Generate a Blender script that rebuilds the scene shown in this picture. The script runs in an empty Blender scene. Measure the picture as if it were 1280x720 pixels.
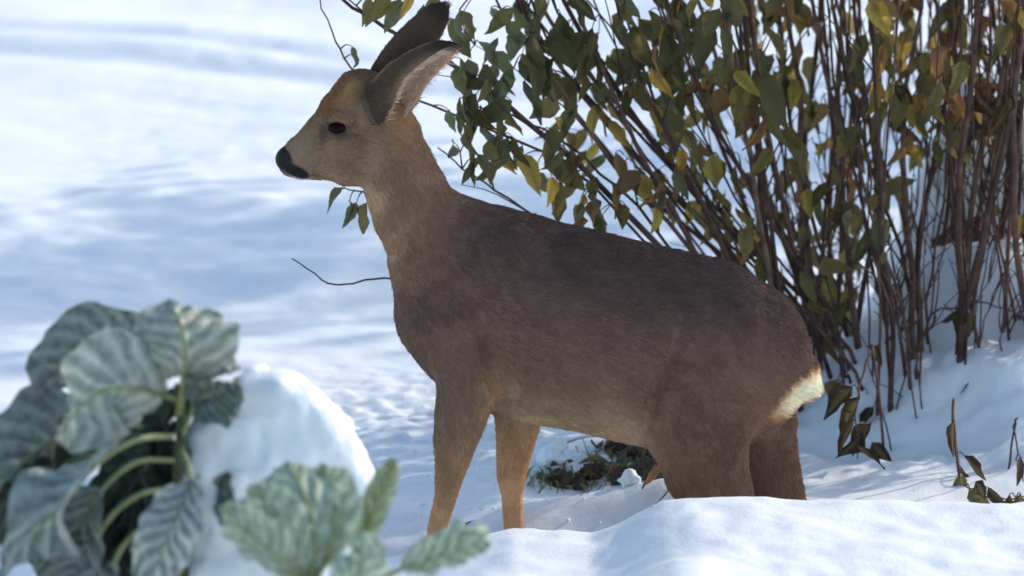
import bpy, math, random
import numpy as np
from mathutils import Vector, Matrix

# ------------------------------------------------------------------ camera, sky, sun, exposure
scene = bpy.context.scene
R = math.radians
CAM = (0.0, -6.0, 1.845); PITCH = 12.0; FOCAL = 119.0
cam_d = bpy.data.cameras.new("camera"); cam = bpy.data.objects.new("camera", cam_d)
scene.collection.objects.link(cam)
cam.location = CAM; cam.rotation_euler = (R(90 - PITCH), 0, 0)
cam_d.lens = FOCAL; cam_d.sensor_width = 36; cam_d.clip_end = 2000; cam_d.clip_start = 0.05
cam_d.dof.use_dof = True; cam_d.dof.focus_distance = 6.08; cam_d.dof.aperture_fstop = 3.6
scene.camera = cam

SUN_AZ, SUN_EL = 58.0, 27.0          # degrees: from straight ahead (+Y) towards the right (+X)
world = bpy.data.worlds.new("World"); scene.world = world; world.use_nodes = True
wn = world.node_tree.nodes; wl = world.node_tree.links
sky = wn.new("ShaderNodeTexSky"); sky.sky_type = 'NISHITA'; sky.sun_disc = False
sky.sun_elevation = R(SUN_EL); sky.sun_rotation = R(SUN_AZ); sky.altitude = 200
sky.air_density = 1.0; sky.dust_density = 1.5; sky.ozone_density = 1.0
wl.new(sky.outputs[0], wn["Background"].inputs[0]); wn["Background"].inputs[1].default_value = 0.15
sun_d = bpy.data.lights.new("sun", 'SUN'); sun_d.energy = 2.0; sun_d.angle = R(0.6); sun_d.color = (1, 0.9, 0.8)
sun = bpy.data.objects.new("sun", sun_d); scene.collection.objects.link(sun)
sdir = Vector((math.sin(R(SUN_AZ)) * math.cos(R(SUN_EL)), math.cos(R(SUN_AZ)) * math.cos(R(SUN_EL)), math.sin(R(SUN_EL))))
sun.rotation_euler = sdir.to_track_quat('Z', 'Y').to_euler(); sun.location = (4, 3, 5)
scene.view_settings.view_transform = 'Standard'; scene.view_settings.look = 'None'
scene.view_settings.gamma = 1.0; scene.view_settings.exposure = 0.72
scene.cycles.use_denoising = True
scene.cycles.max_bounces = 8

# ------------------------------------------------------------------ helpers
COL = scene.collection
rng = np.random.default_rng(7); rnd = random.Random(11)
CT, ST = math.cos(R(PITCH)), math.sin(R(PITCH))

def PX(px, py, y):
    """point at depth y (metres behind the deer's midline) seen at photo pixel px, py (1280 x 720)"""
    a = (px - 640) / 1280 * 36 / FOCAL; b = (360 - py) / 1280 * 36 / FOCAL
    d = Vector((a, CT + b * ST, -ST + b * CT)); t = (y - CAM[1]) / d.y
    return Vector(CAM) + d * t

def to_px(x, z, y=0.0):
    dx = x - CAM[0]; dy = y - CAM[1]; dz = z - CAM[2]
    f = dy * CT - dz * ST; u = dy * ST + dz * CT
    return 640 + dx / f * 1280 * FOCAL / 36, 360 - u / f * 1280 * FOCAL / 36

SPX = 1.465e-3     # metres per photo pixel at the deer

def _hash(ix, iy, iz, seed):
    n = (ix.astype(np.int64) * 374761393 + iy.astype(np.int64) * 668265263 + iz.astype(np.int64) * 2147483647 + seed * 1274126177) & 0xffffffff
    n = ((n ^ (n >> 13)) * 1274126177) & 0xffffffff
    n = n ^ (n >> 16)
    return (n & 0xffff) / 65535.0 * 2 - 1

def vn(x, y, z=0.0, seed=0):
    x = np.asarray(x, float); y = np.asarray(y, float); z = np.zeros_like(x) + z
    ix, iy, iz = np.floor(x), np.floor(y), np.floor(z)
    fx, fy, fz = x - ix, y - iy, z - iz
    q = lambda t: t * t * t * (t * (t * 6 - 15) + 10)
    ux, uy, uz = q(fx), q(fy), q(fz); r = 0
    for a in (0, 1):
        for b in (0, 1):
            for c in (0, 1):
                w = (ux if a else 1 - ux) * (uy if b else 1 - uy) * (uz if c else 1 - uz)
                r = r + w * _hash(ix + a, iy + b, iz + c, seed)
    return r

def fbm(x, y, z=0.0, seed=0, oct=3):
    r = 0; a = 1.0; f = 1.0
    for o in range(oct):
        r = r + a * vn(np.asarray(x) * f, np.asarray(y) * f, np.asarray(z) * f, seed + o * 17); a *= 0.5; f *= 2.03
    return r

def sstep(a, b, x):
    t = np.clip((np.asarray(x, float) - a) / (b - a), 0, 1); return t * t * (3 - 2 * t)

def mesh_np(name, V, F, smooth=True):
    """V (n,3) array, F (m,3|4) int array or list"""
    me = bpy.data.meshes.new(name)
    V = np.asarray(V, np.float32); F = np.asarray(F, np.int32); k = F.shape[1]
    me.vertices.add(len(V)); me.vertices.foreach_set("co", V.ravel())
    me.loops.add(F.size); me.loops.foreach_set("vertex_index", F.ravel())
    me.polygons.add(len(F)); me.polygons.foreach_set("loop_start", np.arange(0, F.size, k, dtype=np.int32))
    me.update(calc_edges=True); me.validate()
    if smooth: me.polygons.foreach_set("use_smooth", np.ones(len(me.polygons), bool))
    return me

def pattr(me, name, vals, kind='FLOAT'):
    a = me.attributes.new(name, kind, 'POINT')
    if kind == 'FLOAT': a.data.foreach_set("value", np.asarray(vals, np.float32).ravel())
    else:
        c = np.ones((len(vals), 4), np.float32); c[:, :3] = vals; a.data.foreach_set("color", c.ravel())

def link(name, me, mat=None, parent=None, label=None, cat=None, group=None, kind=None):
    o = bpy.data.objects.new(name, me); COL.objects.link(o)
    if mat is not None and me is not None and not me.materials: me.materials.append(mat)
    if parent is not None: o.parent = parent
    return tag(o, label, cat, group, kind)

def tag(o, label=None, cat=None, group=None, kind=None):
    if label: o["label"] = label
    if cat: o["category"] = cat
    if group: o["group"] = group
    if kind: o["kind"] = kind
    return o

def spline(P, n):
    """Catmull-Rom through P, n samples"""
    P = np.array([list(p) for p in P], float)
    if len(P) == 2: P = np.array([P[0], (P[0] + P[1]) / 2, P[1]])
    Q = np.vstack([2 * P[0] - P[1], P, 2 * P[-1] - P[-2]]); m = len(P) - 1
    out = []
    for t in np.linspace(0, m, n):
        i = min(int(t), m - 1); u = t - i
        a, b, c, d = Q[i], Q[i + 1], Q[i + 2], Q[i + 3]
        out.append(0.5 * ((2 * b) + (c - a) * u + (2 * a - 5 * b + 4 * c - d) * u * u + (3 * b - a - 3 * c + d) * u ** 3))
    return np.array(out)

def tube(P, rad, sides=6):
    """verts, quads of a tapered tube along P with end tips closed"""
    P = np.asarray(P, float); n = len(P); rad = np.broadcast_to(np.asarray(rad, float), (n,))
    T = np.gradient(P, axis=0); T /= np.linalg.norm(T, axis=1)[:, None] + 1e-9
    up = np.array([0.31, 0.87, 0.38]); V = []
    for i in range(n):
        a = np.cross(T[i], up); a /= np.linalg.norm(a) + 1e-9; b = np.cross(T[i], a)
        for k in range(sides):
            w = 2 * math.pi * k / sides; V.append(P[i] + rad[i] * (math.cos(w) * a + math.sin(w) * b))
    F = []
    for i in range(n - 1):
        for k in range(sides):
            F.append((i * sides + k, i * sides + (k + 1) % sides, (i + 1) * sides + (k + 1) % sides, (i + 1) * sides + k))
    V.append(P[0]); V.append(P[-1]); a, b = len(V) - 2, len(V) - 1
    for k in range(0, sides):
        F.append((a, (k + 1) % sides, k, a)); F.append((b, (n - 1) * sides + k, (n - 1) * sides + (k + 1) % sides, b))
    return np.array(V), F

class Bag:
    """collects pieces that make up one part"""
    def __init__(s): s.V = []; s.F = []; s.n = 0
    def add(s, V, F):
        s.V.append(np.asarray(V)); s.F += [tuple(i + s.n for i in f) for f in F]; s.n += len(V)
    def mesh(s, name):
        me = bpy.data.meshes.new(name)
        Fc = [f[:3] if len(f) == 4 and f[3] == f[0] else f for f in s.F]
        me.from_pydata(np.vstack(s.V).tolist(), [], Fc); me.update()
        me.polygons.foreach_set("use_smooth", np.ones(len(me.polygons), bool)); return me

def surface_nets(F, org, h):
    ins = F < 0; nx, ny, nz = F.shape
    cnt = np.zeros((nx - 1, ny - 1, nz - 1), np.int8)
    for a in (0, 1):
        for b in (0, 1):
            for c in (0, 1):
                cnt += ins[a:nx - 1 + a, b:ny - 1 + b, c:nz - 1 + c]
    act = (cnt > 0) & (cnt < 8); idx = np.argwhere(act)
    ids = np.full(act.shape, -1, np.int64); ids[act] = np.arange(len(idx))
    S = np.zeros((len(idx), 3)); N = np.zeros(len(idx))
    cor = [(a, b, c) for a in (0, 1) for b in (0, 1) for c in (0, 1)]
    for A in cor:
        for ax in range(3):
            if A[ax]: continue
            B = list(A); B[ax] = 1
            fa = F[idx[:, 0] + A[0], idx[:, 1] + A[1], idx[:, 2] + A[2]]; fb = F[idx[:, 0] + B[0], idx[:, 1] + B[1], idx[:, 2] + B[2]]
            m = (fa < 0) != (fb < 0); t = np.where(m, fa / np.where(m, fa - fb, 1), 0)
            p = np.array(A, float)[None].repeat(len(idx), 0); p[:, ax] += t
            S += p * m[:, None]; N += m
    V = (idx + S / N[:, None]) * h + np.array(org)
    Q = []
    for ax in range(3):
        b, c = (ax + 1) % 3, (ax + 2) % 3
        sl0 = [slice(None)] * 3; sl1 = [slice(None)] * 3; sl0[ax] = slice(0, -1); sl1[ax] = slice(1, None)
        E = ins[tuple(sl0)] != ins[tuple(sl1)]; e = np.argwhere(E)
        ok = (e[:, b] > 0) & (e[:, c] > 0) & (e[:, b] < F.shape[b] - 1) & (e[:, c] < F.shape[c] - 1); e = e[ok]
        flip = ins[e[:, 0], e[:, 1], e[:, 2]]
        q = []
        for db, dc in ((1, 1), (0, 1), (0, 0), (1, 0)):
            g = e.copy(); g[:, b] -= db; g[:, c] -= dc; q.append(ids[g[:, 0], g[:, 1], g[:, 2]])
        q = np.stack(q, 1); q = np.where(flip[:, None], q, q[:, ::-1]); Q.append(q)
    return V, np.vstack(Q)

def lap(V, Q, it=2, lam=0.5):
    for _ in range(it):
        A = np.zeros_like(V); n = np.zeros(len(V))
        for i in range(4):
            for j in ((i + 1) % 4, (i + 3) % 4):
                np.add.at(A, Q[:, i], V[Q[:, j]]); np.add.at(n, Q[:, i], 1)
        V = V + lam * (A / n[:, None] - V)
    return V

def vnormals(V, Q):
    n = np.cross(V[Q[:, 2]] - V[Q[:, 0]], V[Q[:, 3]] - V[Q[:, 1]]); N = np.zeros_like(V)
    for i in range(4): np.add.at(N, Q[:, i], n)
    return N / (np.linalg.norm(N, axis=1)[:, None] + 1e-12)

# ------------------------------------------------------------------ materials
def mat(name, col=(0.5, 0.5, 0.5), rough=0.7, spec=0.3):
    m = bpy.data.materials.new(name); m.use_nodes = True; b = m.node_tree.nodes["Principled BSDF"]
    b.inputs["Base Color"].default_value = (*col, 1); b.inputs["Roughness"].default_value = rough
    b.inputs["Specular IOR Level"].default_value = spec
    return m, m.node_tree.nodes, m.node_tree.links, b

def ramp(N, stops):
    r = N.new("ShaderNodeValToRGB"); e = r.color_ramp.elements
    while len(e) < len(stops): e.new(0.5)
    for i, (p, c) in enumerate(stops): e[i].position = p; e[i].color = (*c, 1)
    return r

def noise(N, L, scale, detail=3, vec=None, rough=0.5):
    t = N.new("ShaderNodeTexNoise"); t.inputs["Scale"].default_value = scale; t.inputs["Detail"].default_value = detail
    t.inputs["Roughness"].default_value = rough
    if vec is not None: L.new(vec, t.inputs["Vector"])
    return t

def objco(N): return N.new("ShaderNodeTexCoord").outputs["Object"]

def add_bump(N, L, b, h, strength, dist):
    u = N.new("ShaderNodeBump"); u.inputs["Strength"].default_value = strength; u.inputs["Distance"].default_value = dist
    L.new(h, u.inputs["Height"]); L.new(u.outputs[0], b.inputs["Normal"]); return u

def snow_mat():
    m, N, L, b = mat("snow", (0.88, 0.9, 0.93), 0.55, 0.25)
    co = objco(N); n1 = noise(N, L, 9, 6, co, 0.62); n2 = noise(N, L, 150, 3, co, 0.7)
    a = N.new("ShaderNodeMath"); a.operation = 'MULTIPLY_ADD'; a.inputs[1].default_value = 0.34
    L.new(n2.outputs[0], a.inputs[0]); L.new(n1.outputs[0], a.inputs[2])
    add_bump(N, L, b, a.outputs[0], 0.5, 0.009)
    r = ramp(N, [(0.3, (0.81, 0.88, 0.905)), (0.7, (0.88, 0.925, 0.935))]); L.new(n1.outputs[0], r.inputs[0]); L.new(r.outputs[0], b.inputs["Base Color"])
    b.inputs["Subsurface Weight"].default_value = 0.25; b.inputs["Subsurface Radius"].default_value = (0.5, 0.7, 1.0)
    b.inputs["Subsurface Scale"].default_value = 0.02
    return m
M_snow = snow_mat()

def bark_mat():
    m, N, L, b = mat("shrub_bark", rough=0.75)
    co = objco(N); n = noise(N, L, 30, 4, co); oi = N.new("ShaderNodeObjectInfo")
    r = ramp(N, [(0.3, (0.05, 0.026, 0.022)), (0.55, (0.10, 0.052, 0.040)), (0.75, (0.18, 0.11, 0.08))])
    a = N.new("ShaderNodeMath"); a.operation = 'MULTIPLY_ADD'; a.inputs[1].default_value = 0.3
    L.new(oi.outputs["Random"], a.inputs[0]); L.new(n.outputs[0], a.inputs[2])
    s = N.new("ShaderNodeMath"); s.operation = 'SUBTRACT'; s.inputs[1].default_value = 0.15; L.new(a.outputs[0], s.inputs[0])
    L.new(s.outputs[0], r.inputs[0]); L.new(r.outputs[0], b.inputs["Base Color"])
    n2 = noise(N, L, 140, 3, co); add_bump(N, L, b, n2.outputs[0], 0.5, 0.003)
    return m
M_bark = bark_mat()

def leaf_mat(name, src):
    """wilted shrub leaf: colour from the object or a per-vertex leaf colour, blotches, paler midrib, thin enough to glow"""
    m, N, L, b = mat(name, rough=0.8, spec=0.12)
    if src == 'OBJ': c = N.new("ShaderNodeObjectInfo").outputs["Color"]
    else:
        at = N.new("ShaderNodeAttribute"); at.attribute_name = "tint"; c = at.outputs["Color"]
    co = objco(N); n = noise(N, L, 45, 4, co, 0.65)
    r = ramp(N, [(0.35, (0.55, 0.5, 0.45)), (0.5, (1, 1, 1)), (0.68, (1.25, 1.1, 0.8))]); L.new(n.outputs[0], r.inputs[0])
    x = N.new("ShaderNodeMix"); x.data_type = 'RGBA'; x.blend_type = 'MULTIPLY'; x.inputs[0].default_value = 0.8
    L.new(c, x.inputs[6]); L.new(r.outputs[0], x.inputs[7])
    v = N.new("ShaderNodeAttribute"); v.attribute_name = "vein"
    y = N.new("ShaderNodeMix"); y.data_type = 'RGBA'; y.blend_type = 'MIX'; L.new(v.outputs["Fac"], y.inputs[0])
    L.new(x.outputs[2], y.inputs[6]); y.inputs[7].default_value = (0.2, 0.19, 0.09, 1)
    L.new(y.outputs[2], b.inputs["Base Color"])
    tr = N.new("ShaderNodeBsdfTranslucent"); L.new(y.outputs[2], tr.inputs[0])
    mx = N.new("ShaderNodeMixShader"); mx.inputs[0].default_value = 0.6
    out = N["Material Output"]; L.new(b.outputs[0], mx.inputs[1]); L.new(tr.outputs[0], mx.inputs[2]); L.new(mx.outputs[0], out.inputs[0])
    return m
M_leaf = leaf_mat("shrub_leaf", 'OBJ'); M_leaf_many = leaf_mat("shrub_leaf_mass", 'ATT')

def kale_mat():
    m, N, L, b = mat("frosted_kale", rough=0.7, spec=0.2)
    co = objco(N); n = noise(N, L, 75, 5, co, 0.7)
    r = ramp(N, [(0.30, (0.11, 0.14, 0.12)), (0.5, (0.18, 0.215, 0.195)), (0.72, (0.31, 0.35, 0.34))]); L.new(n.outputs[0], r.inputs[0])
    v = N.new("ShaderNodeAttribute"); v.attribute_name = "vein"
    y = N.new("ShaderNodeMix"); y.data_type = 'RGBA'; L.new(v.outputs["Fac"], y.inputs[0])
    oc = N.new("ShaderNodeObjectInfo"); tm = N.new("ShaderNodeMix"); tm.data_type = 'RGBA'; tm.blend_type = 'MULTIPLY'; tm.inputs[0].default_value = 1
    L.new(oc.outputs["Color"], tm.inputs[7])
    y.inputs[7].default_value = (0.52, 0.57, 0.54, 1); y.blend_type = 'MIX'  # pale end of the vein and painted pleat-shading tint
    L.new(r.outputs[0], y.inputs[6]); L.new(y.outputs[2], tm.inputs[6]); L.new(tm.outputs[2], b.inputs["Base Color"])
    n2 = noise(N, L, 130, 3, co); add_bump(N, L, b, n2.outputs[0], 0.5, 0.004)
    tr = N.new("ShaderNodeBsdfTranslucent"); L.new(tm.outputs[2], tr.inputs[0])
    mx = N.new("ShaderNodeMixShader"); mx.inputs[0].default_value = 0.15
    out = N["Material Output"]; L.new(b.outputs[0], mx.inputs[1]); L.new(tr.outputs[0], mx.inputs[2]); L.new(mx.outputs[0], out.inputs[0])
    return m
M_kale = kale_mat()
def rib_mat():
    m, N, L, b = mat("kale_rib", (0.26, 0.31, 0.12), 0.5); co = objco(N); n = noise(N, L, 30, 3, co)
    r = ramp(N, [(0.3, (0.15, 0.19, 0.07)), (0.7, (0.30, 0.34, 0.17))]); L.new(n.outputs[0], r.inputs[0]); L.new(r.outputs[0], b.inputs[0]); return m
M_rib = rib_mat()
def soil_mat(name, c0, c1):
    m, N, L, b = mat(name, rough=0.9); co = objco(N); n = noise(N, L, 40, 5, co, 0.7)
    r = ramp(N, [(0.35, c0), (0.7, c1)]); L.new(n.outputs[0], r.inputs[0]); L.new(r.outputs[0], b.inputs[0])
    add_bump(N, L, b, n.outputs[0], 0.8, 0.01); return m
M_soil = soil_mat("soil", (0.04, 0.028, 0.02), (0.15, 0.10, 0.07))
M_stalk = soil_mat("kale_stalk", (0.05, 0.055, 0.03), (0.13, 0.14, 0.07))
M_infill = soil_mat("infill", (0.045, 0.035, 0.035), (0.11, 0.085, 0.075))
def straw_mat():
    m, N, L, b = mat("dry_stalk", (0.33, 0.25, 0.15), 0.7); oi = N.new("ShaderNodeObjectInfo")
    co = objco(N); n = noise(N, L, 25, 2, co); r = ramp(N, [(0.3, (0.18, 0.03, 0.14)), (0.7, (0.42, 0.33, 0.2))]); L.new(n.outputs[0], r.inputs[0]); L.new(r.outputs[0], b.inputs[0]); return m
M_straw = straw_mat()
def grass_mat():
    m, N, L, b = mat("weed_green", (0.10, 0.14, 0.04), 0.6); co = objco(N); n = noise(N, L, 20, 2, co)
    r = ramp(N, [(0.3, (0.07, 0.09, 0.03)), (0.7, (0.32, 0.33, 0.13))]); L.new(n.outputs[0], r.inputs[0]); L.new(r.outputs[0], b.inputs[0]); return m
M_weed = grass_mat()

# ------------------------------------------------------------------ snow-covered ground
_bk = [(60, 722), (200, 735), (330, 735), (450, 722), (540, 700), (600, 682), (640, 673), (690, 676), (740, 681), (775, 668), (800, 653), (830, 638), (860, 631), (920, 631), (1000, 634), (1130, 638), (1280, 642), (1500, 648)]
BKX = np.array([PX(a, b, -0.5).x for a, b in _bk]); BKZ = np.array([PX(a, b, -0.5).z for a, b in _bk])
_md = [(560, 655), (620, 640), (660, 629), (720, 622), (780, 611), (825, 599), (860, 600), (910, 618), (960, 640)]
MDX = np.array([PX(a, b, 0.16).x for a, b in _md]); MDZ = np.array([PX(a, b, 0.16).z for a, b in _md])

def H(x, y):
    x = np.asarray(x, float); y = np.asarray(y, float)
    far = sstep(2, 12, np.hypot(x, y))
    z = 0.10 + 0.015 * fbm(x / 1.3, y / 1.3, 0.3, 1) * (1 + 2 * far) + 0.006 * fbm(x / 0.33, y / 0.33, 0.7, 5) * (1 - 0.6 * far)
    z += 0.4 * far * fbm(x / 22, y / 22, 0.1, 9) * sstep(12, 40, np.hypot(x, y))
    # trampled, lumpy strip on the left behind the deer
    band = sstep(1.9, 2.25, y) * (1 - sstep(3.2, 4.0, y)) * (1 - sstep(0.2, 0.9, x))
    z += band * (0.022 * fbm(x / 0.42, y / 0.42, 0.2, 21) + 0.03)
    # shallow troughs shaped to stand in for shadow streaks across the far snow
    for (p0, p1, wd, dp) in (((-60, 30), (520, 78), 0.10, 0.03), ((-60, 52), (520, 103), 0.14, 0.042), ((-60, 100), (200, 84), 0.2, 0.02)):
        t = []
        for p in (p0, p1):
            a = PX(p[0], p[1], 1.0) - Vector(CAM); k = (0.10 - CAM[2]) / a.z; t.append(Vector(CAM) + a * k)
        dx, dy = t[1].x - t[0].x, t[1].y - t[0].y; ln = math.hypot(dx, dy)
        wob = 0.12 * vn(x / 1.1, y * 0 + p0[1], 0.0, 31)
        d = ((x - t[0].x) * dy - (y - t[0].y) * dx) / ln + wob
        z -= dp * np.exp(-(d / wd) ** 2) * sstep(5, 3, np.abs(x + 1))
    # crusty broken snow at the left of the deer's chest
    cr = np.exp(-((x + 0.25) / 0.3) ** 2 - ((y - 1.0) / 0.35) ** 2) + 0.8 * np.exp(-((x - 0.05) / 0.15) ** 2 - ((y - 0.62) / 0.2) ** 2)
    z += cr * (0.006 * fbm(x / 0.06, y / 0.06, 0.0, 44) + 0.007 * fbm(x / 0.028, y / 0.028, 0.0, 47))
    # hollow the deer has trodden and the small drift behind its legs
    z -= 0.04 * np.exp(-((x - 0.0) / 0.45) ** 2 - ((y + 0.02) / 0.16) ** 2)
    z -= 0.035 * np.exp(-((x - 0.17) / 0.16) ** 2 - ((y - 0.42) / 0.14) ** 2)
    md = np.interp(x, MDX, MDZ, left=-1, right=-1)
    k = np.exp(-((y - 0.16) / 0.10) ** 2); z = np.where(md > z, z + (md - z) * k, z)
    # slope and mounds under the shrub
    z += 0.05 * sstep(0.4, 0.8, x) * sstep(0.25, 0.9, y)
    for (px, yy, am, sx, sy) in ((1225, 1.08, 0.25, 0.2, 0.2), (1175, 0.8, 0.07, 0.11, 0.12), (1060, 0.95, 0.09, 0.12, 0.16), (1265, 0.72, 0.08, 0.12, 0.12), (1165, 1.5, 0.26, 0.12, 0.14), (1240, 1.62, 0.36, 0.17, 0.2), (1420, 1.4, 0.3, 0.3, 0.3), (1110, 1.15, 0.06, 0.14, 0.18), (1400, 0.8, 0.12, 0.25, 0.25)):
        cx = PX(px, 400, yy).x
        z += am * np.exp(-np.abs((x - cx) / sx) ** 2.6 - np.abs((y - yy) / sy) ** 2.6)
    rg = sstep(0.42, 0.7, x) * sstep(0.3, 0.6, y) * (1 - sstep(2.0, 2.6, y)); z += rg * (0.03 * fbm(x / 0.17, y / 0.17, 0.4, 81) + 0.012 * np.abs(vn(x / 0.06, y / 0.06, 0.2, 83)))
    # melt hollows round the withered clump and the stems
    for (px, py, dp, s) in ((1075, 545, 0.05, 0.07), (1140, 500, 0.02, 0.05), (1190, 500, 0.02, 0.05), (1045, 470, 0.03, 0.08), (1230, 620, 0.02, 0.07)):
        a = PX(px, py, 1.0) - Vector(CAM); t = (0.14 - CAM[2]) / a.z; c = Vector(CAM) + a * t
        z -= dp * np.exp(-((x - c.x) ** 2 + (y - c.y) ** 2) / (2 * s * s))
    # bank in front
    bz = np.interp(x, BKX, BKZ) + 0.006 * fbm(x / 0.12, y / 0.12, 0.5, 61) - 0.03 * np.clip(-0.5 - y, 0, 4) + 0.29 * np.clip(-0.72 - y, 0, 1.25) * sstep(0.5, 0.0, x) * sstep(-2.5, -1.2, x)
    w = sstep(-0.14, -0.46, y); w = w * (1 - sstep(-9, -20, y))
    return z * (1 - w) + bz * w + 0.003 * fbm(x / 0.09, y / 0.09, 0.1, 71)

def axis(lo, hi, step, a, b):
    mid = list(np.arange(a, b, step)); out = []
    s = step; v = b
    while v < hi: out.append(v); s *= 1.13; v += s
    out.append(hi); neg = []; s = step; v = a
    while v > lo: s *= 1.13; v -= s; neg.append(v)
    return np.array(neg[::-1] + mid + out)
xs = axis(-300, 300, 0.011, -1.25, 1.45); ys = axis(-40, 600, 0.012, -0.9, 2.6)
ys = np.unique(np.concatenate([ys, np.arange(2.6, 8.6, 0.035)]))
gx, gy = np.meshgrid(xs, ys, indexing='ij'); gz = H(gx, gy); nx, ny = gx.shape
ii = np.arange(nx * ny).reshape(nx, ny)
Fq = np.stack([ii[:-1, :-1], ii[1:, :-1], ii[1:, 1:], ii[:-1, 1:]], -1).reshape(-1, 4)
ground = link("snow_ground", mesh_np("snow_ground", np.stack([gx, gy, gz], -1).reshape(-1, 3), Fq), M_snow,
              label="deep lumpy bluish snow covering the whole garden", kind="structure")

def on_snow(px, py):
    """where the view ray through a photo pixel meets the snow"""
    o = Vector(CAM); d = PX(px, py, 0) - o; t = np.arange(0.9, 1.6, 0.004)
    below = o.z + d.z * t < H(o.x + d.x * t, o.y + d.y * t)
    return o + d * float(t[below.argmax()] if below.any() else t[-1])

def hz(x, y): return float(H(x, y))

# ------------------------------------------------------------------ the roe deer: one smooth blended body
# capsule chains: (photo px, photo py, side offset m, in-plane radius px, lateral radius m)
ch = []
def chain(pts, k, flow, y=0.0, rep=None):
    ch.append((pts, k, flow, y))
chain([(612, 375, 0, 113, .112), (700, 402, 0, 121, .132), (800, 427, 0, 121, .137), (868, 440, 0, 120, .125), (905, 450, 0, 108, .11)], .02, (1, 0, -.45))
chain([(546, 398, 0, 45, .065), (574, 440, 0, 41, .075)], .03, (.7, 0, -.7))
chain([(487, 183, 0, 42, .043), (501, 222, 0, 47, .046), (519, 265, 0, 53, .053), (557, 314, 0, 71, .070), (602, 356, 0, 98, .095)], .03, (.5, 0, -.85))
# head
chain([(360, 199, 0, 16, .019), (377, 197, 0, 24, .024), (414, 161, 0, 27, .030), (431, 144, 0, 33, .037), (452, 127, 0, 40, .043)], .012, (.85, 0, .45))
chain([(377, 199, 0, 22, .022), (438, 187, 0, 45, .037), (475, 163, 0, 44, .042)], .012, (.95, 0, .1))
chain([(362, 211, 0, 9, .014), (395, 213, 0, 11, .014)], .006, (1, 0, 0))
for s in (-1, 1):
    chain([(410, 148, s * .030, 9, .009), (421, 147, s * .0385, 7, .009), (436, 149, s * .039, 9, .009)], .008, (.85, 0, .3))          # brow
    chain([(425, 180, s * .024, 14, .012), (450, 185, s * .028, 22, .014)], .014, (.95, 0, .1))          # cheek bone
# shoulders
for s in (-1, 1):
    chain([(626, 322, s * .064, 42, .034), (562, 415, s * .078, 44, .036), (592, 468, s * .086, 40, .036)], .018, (.35, 0, -.9))
# fore legs
chain([(586, 480, -.078, 37, .036), (577, 515, -.078, 33, .031), (570, 548, -.078, 27, .026), (562, 594, -.078, 18, .020), (557, 622, -.078, 14, .015), (546, 662, -.078, 12, .014), (543, 705, -.078, 12, .015), (537, 728, -.078, 13, .017)], .016, (.1, 0, -1))
chain([(648, 495, .078, 36, .036), (647, 530, .078, 28, .028), (643, 562, .078, 23, .023), (639, 592, .078, 19, .019), (640, 620, .078, 14, .015), (642, 665, .078, 12, .014), (640, 705, .078, 12, .015), (634, 728, .078, 13, .017)], .016, (.1, 0, -1))
# hind legs
chain([(888, 455, -.072, 84, .054), (872, 532, -.080, 66, .048), (882, 585, -.08, 53, .038), (903, 632, -.08, 42, .030), (935, 678, -.08, 22, .021), (948, 695, -.08, 17, .018), (938, 730, -.08, 12.5, .015), (925, 755, -.08, 13, .016)], .02, (.3, 0, -.95))
chain([(905, 460, .062, 84, .052), (945, 530, .075, 52, .042), (962, 578, .08, 37, .034), (978, 632, .08, 31, .027), (1003, 680, .08, 20, .020), (1010, 697, .08, 16, .017), (998, 730, .08, 12.5, .015), (985, 755, .08, 13, .016)], .03, (.2, 0, -1))
chain([(1000, 468, 0, 24, .05), (1006, 480, 0, 19, .03)], .02, (.7, 0, -.7))                                # rump and tail
chain([(640, 480, 0, 42, .07), (720, 495, 0, 36, .08), (800, 510, 0, 40, .08)], .03, (1, 0, -.2))           # brisket and belly

h = 0.0042
lo = np.array([PX(330, 0, 0).x, -0.205, PX(0, 775, 0).z]); hi = np.array([PX(1042, 0, 0).x, 0.205, PX(0, 70, 0).z])
n3 = np.ceil((hi - lo) / h).astype(int) + 1
FLD = np.full(n3, 0.3, np.float32)
AX = [lo[i] + h * np.arange(n3[i]) for i in range(3)]
SEG = []
for pts, k, flow, _ in ch:
    W = [(np.array(PX(p[0], p[1], p[2])), p[3] * SPX, p[4]) for p in pts]
    loc = None
    allp = np.array([w[0] for w in W]); rm = max(max(w[1], w[2]) for w in W) + 0.11
    a = np.clip(np.floor((allp.min(0) - rm - lo) / h).astype(int), 0, n3 - 1); b = np.clip(np.ceil((allp.max(0) + rm - lo) / h).astype(int) + 1, 1, n3)
    gxx = AX[0][a[0]:b[0]][:, None, None]; gyy = AX[1][a[1]:b[1]][None, :, None]; gzz = AX[2][a[2]:b[2]][None, None, :]
    for (p, r, w), (q, r2, w2) in zip(W[:-1], W[1:]):
        d = q - p; dd = float(d @ d)
        t = np.clip(((gxx - p[0]) * d[0] + (gyy - p[1]) * d[1] + (gzz - p[2]) * d[2]) / dd, 0, 1).astype(np.float32)
        rr = r + (r2 - r) * t; ww = w + (w2 - w) * t
        ex = gxx - (p[0] + d[0] * t); ey = gyy - (p[1] + d[1] * t); ez = gzz - (p[2] + d[2] * t)
        qd = np.sqrt((ex * ex + ez * ez) / (rr * rr) + ey * ey / (ww * ww))
        f = ((qd - 1) * np.minimum(rr, ww)).astype(np.float32)
        loc = f if loc is None else np.minimum(loc, f)
        SEG.append((p, q, r, r2, w, w2, np.array(flow, float), (q - p) / math.sqrt(dd)))
    sub = FLD[a[0]:b[0], a[1]:b[1], a[2]:b[2]]
    hh = np.clip(0.5 + 0.5 * (sub - loc) / k, 0, 1)
    FLD[a[0]:b[0], a[1]:b[1], a[2]:b[2]] = sub + (loc - sub) * hh - k * hh * (1 - hh)
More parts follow.
